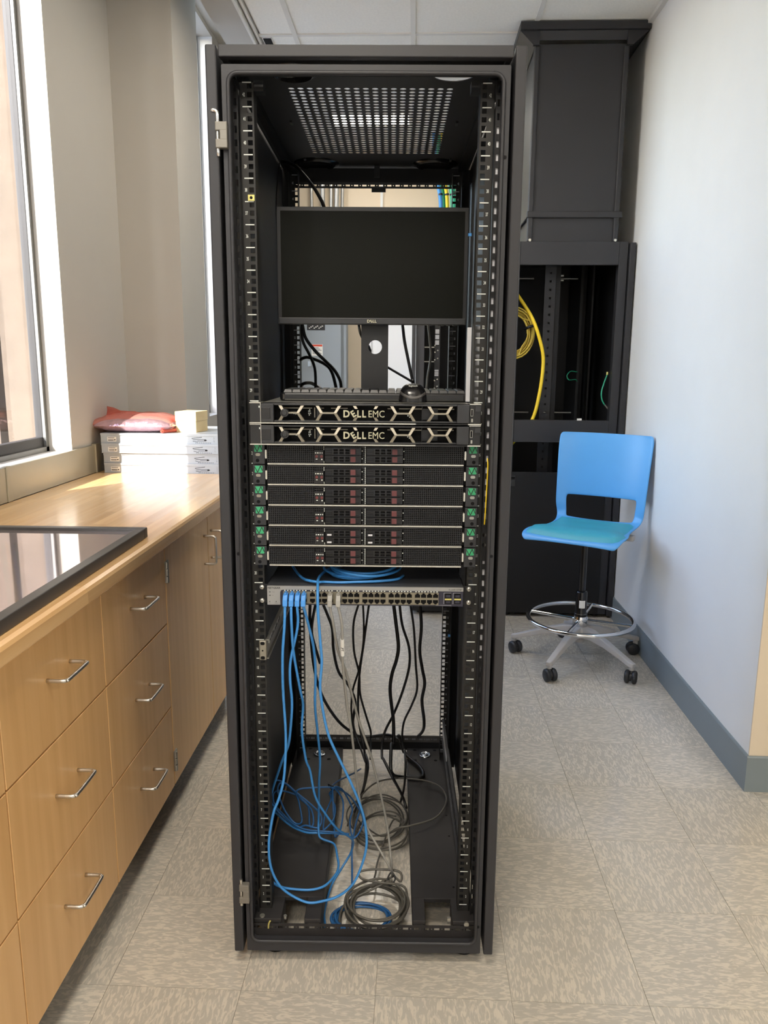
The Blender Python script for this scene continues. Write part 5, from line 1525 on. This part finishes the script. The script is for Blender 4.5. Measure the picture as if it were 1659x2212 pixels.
# ------------------------------------------------------------------ cables (rack-local centre lines)
P = {
'blue_loop':[(-0.170,-0.048,0.886),(-0.174,-0.055,0.835),(-0.179,-0.055,0.770),(-0.181,-0.045,0.687),(-0.179,-0.035,0.602),(-0.179,-0.030,0.554),(-0.181,-0.030,0.509),(-0.186,-0.030,0.455),(-0.198,-0.030,0.408),(-0.209,-0.030,0.379),(-0.218,-0.028,0.336),(-0.224,-0.025,0.288),(-0.222,-0.020,0.229),(-0.206,-0.010,0.174),(-0.180,0.000,0.138),(-0.139,0.000,0.117),(-0.105,0.000,0.120),(-0.062,0.000,0.136),(-0.028,0.000,0.169),(-0.008,0.000,0.216),(0.003,0.000,0.261),(0.004,0.000,0.297),(-0.002,-0.010,0.353),(-0.016,-0.020,0.406),(-0.036,-0.030,0.463),(-0.057,-0.040,0.516),(-0.077,-0.050,0.570),(-0.087,-0.055,0.613),(-0.094,-0.060,0.664),(-0.097,-0.060,0.703),(-0.093,-0.060,0.757),(-0.096,-0.060,0.807),(-0.100,-0.060,0.868),(-0.101,-0.055,0.907),(-0.103,-0.030,0.924),(-0.105,-0.001,0.926),(-0.103,0.033,0.926),(-0.094,0.081,0.924)],
'blue_tail':[(-0.090,-0.019,0.926),(-0.105,-0.014,0.924),(-0.134,0.005,0.924),(-0.155,0.050,0.924),(-0.173,0.107,0.924),(-0.176,0.114,0.930)],
'blue2':[(-0.155,-0.048,0.886),(-0.159,-0.050,0.834),(-0.158,-0.030,0.764),(-0.149,0.000,0.668),(-0.146,0.030,0.613),(-0.152,0.050,0.539),(-0.147,0.080,0.449),(-0.139,0.100,0.406),(-0.129,0.120,0.325),(-0.106,0.140,0.265),(-0.077,0.170,0.202),(-0.042,0.234,0.130),(-0.047,0.281,0.060),(-0.074,0.262,0.020),(-0.097,0.208,0.008),(-0.107,0.110,0.008),(-0.100,0.051,0.008)],
'blue3':[(-0.142,-0.048,0.886),(-0.147,-0.040,0.831),(-0.165,-0.030,0.748),(-0.167,-0.030,0.701),(-0.165,-0.020,0.636),(-0.175,0.000,0.543),(-0.187,0.020,0.499),(-0.199,0.050,0.464),(-0.219,0.100,0.399),(-0.240,0.150,0.330),(-0.258,0.200,0.261),(-0.283,0.359,0.150),(-0.268,0.343,0.140),(-0.233,0.311,0.130),(-0.203,0.289,0.125),(-0.169,0.270,0.125),(-0.137,0.269,0.125),(-0.091,0.276,0.120),(-0.055,0.270,0.120)],
'bundle':[(-0.051,0.243,0.140),(-0.090,0.265,0.130),(-0.137,0.270,0.130),(-0.169,0.275,0.130),(-0.202,0.287,0.135),(-0.237,0.311,0.150),(-0.268,0.347,0.160),(-0.276,0.367,0.170),(-0.274,0.377,0.180),(-0.260,0.405,0.170),(-0.218,0.417,0.150),(-0.187,0.396,0.140),(-0.173,0.361,0.135),(-0.163,0.288,0.135),(-0.155,0.274,0.140),(-0.153,0.296,0.145),(-0.165,0.344,0.150),(-0.197,0.378,0.160),(-0.235,0.421,0.170),(-0.263,0.439,0.180),(-0.283,0.421,0.190),(-0.288,0.375,0.190),(-0.282,0.343,0.180),(-0.258,0.319,0.160),(-0.229,0.306,0.140),(-0.198,0.285,0.130),(-0.174,0.280,0.140),(-0.137,0.271,0.140),(-0.133,0.310,0.150),(-0.165,0.350,0.160),(-0.213,0.382,0.180),(-0.243,0.393,0.200),(-0.260,0.393,0.200),(-0.264,0.375,0.190),(-0.253,0.344,0.180),(-0.233,0.312,0.160),(-0.203,0.289,0.140),(-0.188,0.316,0.130),(-0.202,0.372,0.150),(-0.206,0.356,0.200),(-0.159,0.372,0.200),(-0.106,0.374,0.200),(-0.116,0.393,0.170),(-0.112,0.393,0.150),(-0.126,0.348,0.130),(-0.125,0.286,0.130),(-0.119,0.280,0.130),(-0.099,0.309,0.140),(-0.097,0.353,0.150),(-0.108,0.371,0.170),(-0.101,0.370,0.200),(-0.079,0.397,0.150),(-0.076,0.372,0.120),(-0.081,0.338,0.090),(-0.092,0.289,0.100),(-0.098,0.323,0.120),(-0.104,0.364,0.170),(-0.102,0.357,0.210),(-0.081,0.400,0.180),(-0.060,0.432,0.120),(-0.051,0.420,0.100),(-0.057,0.392,0.080),(-0.043,0.300,0.090),(-0.021,0.329,0.100),(-0.021,0.395,0.100),(-0.061,0.463,0.120),(-0.095,0.371,0.200),(-0.108,0.358,0.210),(-0.097,0.479,0.160),(-0.060,0.628,0.100),(-0.040,0.747,0.050)],
'bundle_tail':[(-0.028,0.429,0.100),(-0.038,0.392,0.080),(-0.043,0.300,0.090),(-0.045,0.279,0.060),(-0.043,0.248,0.030),(-0.041,0.193,0.020),(-0.045,0.166,0.015),(-0.056,0.121,0.015),(-0.069,0.096,0.010),(-0.073,0.062,0.010)],
'blue4':[(-0.129,-0.048,0.886),(-0.126,-0.030,0.838),(-0.117,0.000,0.769),(-0.116,0.030,0.696),(-0.121,0.060,0.600),(-0.120,0.100,0.514),(-0.119,0.150,0.411),(-0.127,0.200,0.317),(-0.136,0.270,0.179),(-0.136,0.264,0.130),(-0.128,0.252,0.120),(-0.098,0.248,0.110),(-0.087,0.227,0.112),(-0.079,0.185,0.112),(-0.073,0.147,0.112),(-0.078,0.112,0.112),(-0.102,0.068,0.112),(-0.135,0.052,0.112),(-0.172,0.053,0.112),(-0.205,0.059,0.112),(-0.229,0.073,0.112),(-0.238,0.073,0.130)],
'grey1':[(-0.071,-0.045,0.888),(-0.070,-0.035,0.840),(-0.062,0.000,0.762),(-0.047,0.030,0.701),(-0.034,0.060,0.630),(-0.019,0.100,0.543),(0.008,0.150,0.428),(0.020,0.170,0.368),(0.042,0.200,0.253),(0.056,0.200,0.170),(0.064,0.170,0.111),(0.068,0.177,0.060)],
'grey2':[(-0.052,-0.045,0.888),(-0.050,-0.035,0.829),(-0.051,0.000,0.730),(-0.044,0.050,0.605),(-0.035,0.080,0.517),(-0.030,0.120,0.429),(-0.025,0.150,0.348),(-0.015,0.170,0.264),(0.002,0.180,0.197),(0.033,0.160,0.152),(0.062,0.150,0.104),(0.071,0.181,0.060)],
'greybig':[(0.034,0.371,0.050),(0.080,0.318,0.110),(0.118,0.316,0.120),(0.193,0.367,0.115),(0.229,0.456,0.115),(0.213,0.531,0.115),(0.162,0.567,0.115),(0.082,0.584,0.110),(0.017,0.611,0.080),(-0.026,0.595,0.050),(-0.056,0.540,0.030),(-0.068,0.465,0.020)],
'k1':[(-0.200,0.700,0.647),(-0.201,0.700,0.592),(-0.198,0.700,0.524),(-0.191,0.700,0.445),(-0.178,0.700,0.376),(-0.154,0.700,0.312),(-0.111,0.700,0.245),(-0.069,0.740,0.186),(-0.043,0.790,0.145),(-0.009,0.800,0.141),(0.054,0.790,0.153),(0.088,0.760,0.149),(0.105,0.720,0.127)],
'k2':[(-0.178,0.660,0.660),(-0.188,0.660,0.606),(-0.191,0.660,0.561),(-0.181,0.660,0.517),(-0.166,0.660,0.461)],
'k3':[(-0.160,0.700,0.648),(-0.147,0.700,0.615),(-0.130,0.700,0.564),(-0.126,0.700,0.491),(-0.110,0.700,0.417),(-0.078,0.700,0.371),(-0.056,0.700,0.313),(-0.064,0.700,0.243),(-0.056,0.770,0.156)],
'k4':[(-0.042,0.640,0.668),(-0.056,0.640,0.619),(-0.060,0.640,0.570),(-0.056,0.640,0.504),(-0.041,0.640,0.437),(-0.038,0.640,0.370),(-0.021,0.640,0.302),(-0.005,0.660,0.234),(-0.005,0.680,0.195),(-0.003,0.600,0.166)],
'k5':[(-0.031,0.680,0.656),(-0.028,0.680,0.578),(-0.031,0.680,0.511),(-0.044,0.680,0.432),(-0.063,0.680,0.363),(-0.068,0.680,0.293),(-0.059,0.700,0.207),(-0.038,0.660,0.175),(-0.019,0.600,0.156),(-0.013,0.500,0.215),(-0.025,0.646,0.050),(-0.046,0.557,0.020)],
'k6':[(-0.011,0.660,0.662),(-0.026,0.660,0.541),(-0.040,0.660,0.434),(-0.045,0.660,0.349),(-0.043,0.660,0.269),(-0.025,0.620,0.197),(-0.018,0.580,0.177),(-0.016,0.520,0.226),(-0.006,0.450,0.220),(-0.027,0.605,0.050),(-0.051,0.538,0.020)],
'k7':[(0.065,0.660,0.663),(0.075,0.660,0.586),(0.082,0.660,0.520),(0.076,0.660,0.475),(0.063,0.660,0.430),(0.057,0.660,0.379),(0.062,0.660,0.322),(0.069,0.660,0.264),(0.069,0.640,0.187),(0.063,0.600,0.219),(0.061,0.520,0.188),(0.066,0.500,0.174),(0.087,0.594,0.110),(0.152,0.592,0.110),(0.166,0.614,0.110),(0.154,0.661,0.110),(0.116,0.727,0.110),(0.103,0.766,0.120),(0.087,0.720,0.187)],
'k8':[(0.084,0.700,0.651),(0.094,0.700,0.578),(0.116,0.700,0.505),(0.118,0.700,0.437),(0.097,0.700,0.350),(0.070,0.700,0.274),(0.043,0.700,0.215),(0.033,0.680,0.178),(0.033,0.620,0.163),(0.039,0.500,0.221),(0.065,0.400,0.222),(0.096,0.472,0.120),(0.110,0.464,0.080)],
'k9':[(0.118,0.680,0.657),(0.131,0.680,0.569),(0.138,0.680,0.457),(0.144,0.680,0.371),(0.127,0.680,0.313),(0.103,0.680,0.255),(0.098,0.680,0.196),(0.105,0.660,0.165),(0.105,0.580,0.207),(0.106,0.500,0.194),(0.103,0.544,0.100),(0.093,0.549,0.050)],
'k10':[(0.149,0.700,0.651),(0.155,0.700,0.573),(0.151,0.700,0.494),(0.160,0.700,0.432),(0.169,0.700,0.380),(0.161,0.700,0.322),(0.169,0.700,0.252),(0.168,0.740,0.196),(0.150,0.820,0.128)],
'up1':[(-0.247,0.550,1.926),(-0.223,0.530,1.917),(-0.197,0.500,1.897),(-0.160,0.450,1.852),(-0.138,0.420,1.818),(-0.122,0.400,1.786),(-0.114,0.380,1.744),(-0.120,0.380,1.655)],
'up2':[(-0.245,0.500,1.910),(-0.245,0.450,1.845),(-0.244,0.420,1.789),(-0.242,0.420,1.705),(-0.251,0.500,1.574)],
'm1':[(-0.205,0.600,1.512),(-0.201,0.600,1.499),(-0.193,0.600,1.467),(-0.166,0.600,1.431),(-0.139,0.600,1.405),(-0.111,0.580,1.379),(-0.093,0.560,1.350),(-0.089,0.550,1.324),(-0.089,0.550,1.311)],
'm2':[(-0.206,0.620,1.513),(-0.204,0.620,1.461),(-0.185,0.620,1.421),(-0.168,0.600,1.382),(-0.164,0.580,1.326),(-0.165,0.580,1.309)],
'm3':[(-0.215,0.660,1.406),(-0.206,0.640,1.411),(-0.186,0.630,1.413),(-0.141,0.620,1.395),(-0.119,0.600,1.372),(-0.105,0.580,1.326),(-0.103,0.580,1.310)],
'm4':[(-0.212,0.640,1.323),(-0.208,0.620,1.334),(-0.197,0.600,1.340),(-0.180,0.600,1.341),(-0.164,0.600,1.333),(-0.147,0.580,1.323)],
'mouse':[(0.076,0.300,1.504),(0.079,0.260,1.486),(0.083,0.220,1.451),(0.091,0.180,1.410),(0.099,0.140,1.371),(0.102,0.120,1.359)],
'kbc':[(0.032,0.300,1.394),(0.044,0.280,1.388),(0.073,0.240,1.372),(0.095,0.200,1.360),(0.105,0.180,1.354)],
'grey_thin':[(0.159,0.720,1.521),(0.161,0.720,1.507),(0.167,0.720,1.459),(0.170,0.720,1.418),(0.162,0.720,1.362),(0.159,0.720,1.320),(0.157,0.720,1.292)],
'video':[(-0.026,0.240,1.489),(-0.024,0.290,1.469),(-0.013,0.300,1.447),(-0.007,0.290,1.436),(0.001,0.270,1.423)],
}
def cable(name, mb, m, base, label, group=None, cat='cable'):
    o = mb.build(name, m, base=base, rack=True)
    return tag(o, label, cat, group)
zsw = uz(19) + 0.0004
def boot(par, x, mname, w=0.0104):
    prof = [(-0.0240, zsw + 0.0300), (-0.0400, zsw + 0.0290), (-0.0500, zsw + 0.0190), (-0.0530, zsw + 0.0055), (-0.0430, zsw + 0.0040), (-0.0370, zsw + 0.0150), (-0.0240, zsw + 0.0185)]
    b = MB().prism(prof, x - w / 2, x + w / 2, 'x').build('boot', mname, par, bev=0.0016)
    MB().box(x - 0.0022, x + 0.0022, -0.0415, -0.024, zsw + 0.0295, zsw + 0.0325).build('latch_tab', mname, b)
    return b
def pcx(c): return colx(c) + PW / 2
def start(pts, c):
    return [(pcx(c), -0.0480, zsw + 0.0080)] + [tuple(p) for p in pts[1:]]
def coil(cx, cy, rx, ry, z0, turns, dz, jit, seed, a0=0.0, n=12, dirn=1, tilt=0.0, drift=(0, 0)):
    r = random.Random(seed); pts = []
    per = [(1 + r.uniform(-jit, jit), 1 + r.uniform(-jit, jit), r.uniform(-jit, jit) * rx * 0.7, r.uniform(-jit, jit) * ry * 0.7, r.uniform(0, 6.3), r.uniform(0, 1)) for _ in range(int(turns) + 2)]
    N = int(turns * n)
    for i in range(N + 1):
        t = i / n; k = int(t); f = t - k
        A = [per[k][q] * (1 - f) + per[k + 1][q] * f for q in range(6)]
        a = a0 + dirn * 2 * math.pi * t
        z = z0 + dz * A[5] * turns * 0.6 + 0.25 * dz * math.sin(2 * a + A[4]) + tilt * math.sin(a)
        pts.append((cx + A[2] + drift[0] * t + rx * A[0] * math.cos(a), cy + A[3] + drift[1] * t + ry * A[1] * math.sin(a), max(z0, z)))
    return pts
RB = 0.0031
zc_ = zsw + 0.0432 + RB + 0.0006
p1 = start(P['blue_loop'], 0) + coil(-0.006, 0.086, 0.084, 0.076, zc_, 6.2, 0.0062, 0.15, 12, a0=math.radians(165), dirn=-1)[1:]
p1 += [(-0.095, 0.03, zc_ + 0.004)] if False else []
o = cable('network_cable', MB().tube(p1, RB, n=8, sub=6), 'blue', (-0.17, -0.05, 0.88), 'blue cable coiled on the switch, in one big low loop to the leftmost port', 'network cables plugged into the switch')
boot(o, pcx(0), 'blueplug')
cable('network_cable', MB().tube([(0.085, 0.06, zc_), (0.070, 0.025, zc_ + 0.001), (0.03, 0.004, zc_ + 0.002), (-0.02, -0.001, zc_ + 0.001), (-0.06, -0.003, zc_), (-0.09, 0.0, zc_)] + [(a, b, max(c, zc_)) for a, b, c in P['blue_tail'][1:]] + [(-0.19, 0.22, zc_ + 0.01)], RB, n=8), 'blue', (-0.1, 0.0, zc_), 'loose blue cable end trailing back to the left from the coil on the switch')
for key, c, lb in (('blue2', 1, 'second blue cable from the left end of the switch, running down to the floor'), ('blue3', 2, 'third blue cable from the left end of the switch, running into the tangled loops'),
                   ('blue4', 3, 'fourth blue cable from the left end of the switch, curling over the left base plate')):
    o = cable('network_cable', MB().tube(start(P[key], c), RB, n=8), 'blue', (pcx(c), -0.05, 0.88), lb, 'network cables plugged into the switch')
    boot(o, pcx(c), 'blueplug')
g1 = start(P['grey1'], 7); g2 = start(P['grey2'], 8)
o = cable('network_cable', MB().tube(g1, RB, n=8), 'greyc', (pcx(7), -0.05, 0.88), 'left grey cable hanging from the switch to the lower grey coil', 'network cables plugged into the switch')
boot(o, pcx(7), 'greyc')
o = cable('network_cable', MB().tube(g2, RB, n=8), 'greyc', (pcx(8), -0.05, 0.88), 'right grey cable with a white tag, hanging from the switch', 'network cables plugged into the switch')
boot(o, pcx(8), 'greyc')
gA, gB = Vector(g2[1]), Vector(g2[2])
a_ = gA.lerp(gB, 0.33); b_ = gA.lerp(gB, 0.78)
slv = MB().cyl(a_, b_, RB + 0.0012, n=14).build('cable_tag', 'paper', o)
m = MB(); mid = a_.lerp(b_, 0.5)
m.text('10.FT', mid.x, mid.y - RB - 0.0016, mid.z, 0.0075, bold=0.02, rotz=math.radians(-90))
m.build('tag_print', 'ink', slv)

# tangled dark blue lead tied in loops on the left base plate
bt = P['bundle']
o = cable('network_cable', MB().tube([(a, b, max(c, 0.106)) for a, b, c in bt[:52]] + bt[52:], 0.0026, n=7, sub=5), 'bluedark', (-0.15, 0.25, 0.105), 'dark blue cable tied in tangled loops over the left base plate')
for a, b, c in (bt[41],):
    MB().tube([(a - 0.012, b, c + 0.01), (a, b - 0.012, c + 0.012), (a + 0.012, b, c), (a, b + 0.006, c - 0.012)], 0.002, n=6, closed=True).build('twist_tie', 'blackc', o)
cable('network_cable', MB().tube([(a, b, max(c, 0.004)) for a, b, c in P['bundle_tail']] + coil(-0.014, 0.085, 0.070, 0.052, 0.0045, 5.0, 0.004, 0.12, 21, a0=math.radians(170)), 0.0028, n=7), 'bluedark', (0.0, 0.1, 0.004),
      'blue cable coiled on the floor tiles under the front grey coil')
# grey leads coiled in the gap between the base plates
up = coil(0.030, 0.505, 0.082, 0.115, 0.006, 4.0, 0.014, 0.20, 31, a0=math.radians(200)) 
big = [(a, b, max(c, 0.004 if b < 0.3 else c)) for a, b, c in P['greybig']]
cable('network_cable', MB().tube(up + big, 0.0026, n=7), 'greycd', (0.03, 0.5, 0.004), 'dark grey cable in a loose coil with one big loop over the right base plate')
cable('network_cable', MB().tube(coil(0.036, 0.43, 0.075, 0.10, 0.006, 3.0, 0.016, 0.24, 37, a0=math.radians(60)) + [(0.03, 0.30, 0.03), (0.022, 0.23, 0.03), (0.018, 0.17, 0.04), (0.05, 0.16, 0.05), (0.068, 0.165, 0.06)], 0.0026, n=7), 'greycd', (0.03, 0.43, 0.004), 'second dark grey coil nearer the front, joined to the tied bundle')
lowp = coil(0.030, 0.095, 0.070, 0.075, 0.010, 7.4, 0.011, 0.20, 41, a0=math.radians(80), dirn=-1)
o = cable('network_cable', MB().tube([g1[-1]] + lowp, RB, n=7), 'greycd', (0.03, 0.095, 0.01), 'dark grey cable wound in a tied coil just behind the front sill')
MB().tube([(0.062, 0.155, 0.05), (0.075, 0.165, 0.062), (0.066, 0.175, 0.075), (0.055, 0.165, 0.062)], 0.0022, n=6, closed=True).build('twist_tie', 'blackc', o)
cable('network_cable', MB().tube([g2[-1], (0.09, 0.165, 0.055), (0.085, 0.185, 0.07), (0.02, 0.19, 0.072), (-0.02, 0.18, 0.07), (-0.01, 0.165, 0.06), (0.04, 0.15, 0.062), (0.10, 0.15, 0.05), (0.10, 0.10, 0.03), (0.07, 0.03, 0.02), (0.0, 0.01, 0.015), (-0.06, 0.05, 0.012), (-0.055, 0.12, 0.02), (0.02, 0.15, 0.045), (0.06, 0.16, 0.06)], RB, n=7), 'greycd', (0.09, 0.16, 0.012),
      'grey cable end wrapped over the top of the front coil')

KL = {'k1': ('power_cord', 0.0050, 'thick black cord furthest left below the switch, sweeping to the rear sill'), 'k2': ('power_cord', 0.0044, 'short black cord crossing left of the blue cables below the switch'),
      'k3': ('power_cord', 0.0046, 'black cord left of the grey cables, bending right near the rear sill'), 'k4': ('data_cord', 0.0034, 'thin black cord bowing left, first of the middle three'),
      'k5': ('data_cord', 0.0032, 'thin black cord crossing in the middle of the middle three'), 'k6': ('data_cord', 0.0036, 'thin black cord slanting left, last of the middle three'),
      'k7': ('power_cord', 0.0056, 'thickest black cord with a square loop resting on the right base plate'), 'k8': ('power_cord', 0.0042, 'black cord bowing right and then crossing left behind the thickest cord'),
      'k9': ('data_cord', 0.0036, 'thin black cord second from the right below the switch'), 'k10': ('power_cord', 0.0052, 'wavy black cord furthest right, ending on the rear sill')}
for k, (nm, r, lb) in KL.items():
    cable(nm, MB().tube([(a, b, max(c, r + 0.001)) for a, b, c in P[k]], r, n=8), 'blackc', P[k][0], lb, 'black cords hanging behind the switch')
cable('data_cord', MB().tube(P['up1'], 0.0046, n=8), 'blackc', P['up1'][0], 'black cord arching down from the roof behind the monitor')
cable('data_cord', MB().tube(P['up2'], 0.0018, n=6), 'blackc', P['up2'][0], 'very thin black lead hanging at the left behind the monitor')
for k, r, lb in (('m1', 0.0046, 'upper black cord curving down to the right under the monitor'), ('m2', 0.0042, 'black cord falling steeply at the left under the monitor'), ('m3', 0.0048, 'black cord arching in from the left post under the monitor'),
                 ('m4', 0.0050, 'black cord coiled behind the left end of the keyboard'), ('mouse', 0.0036, 'black lead coming down right of the stand to behind the mouse'), ('kbc', 0.0030, 'black lead running from the stand to behind the mouse')):
    cable('data_cord', MB().tube(P[k], r, n=8), 'blackc', P[k][0], lb, 'black leads round the monitor stand')
cable('data_cord', MB().tube(P['grey_thin'], 0.0034, n=8), 'greyc', P['grey_thin'][0], 'thin grey lead hanging behind the keyboard at the right')
v = P['video']
o = cable('video_cable', MB().tube(v, 0.0032, n=8), 'blackc', v[0], 'black video cable whose plug shows in the hole of the monitor stand')
d = Vector(v[-1]) - Vector(v[-2]); a = Vector(v[-2])
MB().cyl(a, a + d.normalized() * 0.018, 0.0075, 0.0055, n=10).build('plug', 'blackc', o)
# yellow patch lead showing between the right rail and the frame
cable('fibre_cable', MB().tube([(0.2600, -0.0095, 1.20), (0.2605, -0.0165, 1.185), (0.2600, -0.0170, 1.15), (0.2590, -0.0170, 1.11), (0.2580, -0.0165, 1.07), (0.2575, -0.010, 1.05)], 0.0015, n=8), 'yellow', (0.2585, -0.021, 0.98),
      'yellow patch lead running down between the right rail and the rack frame')
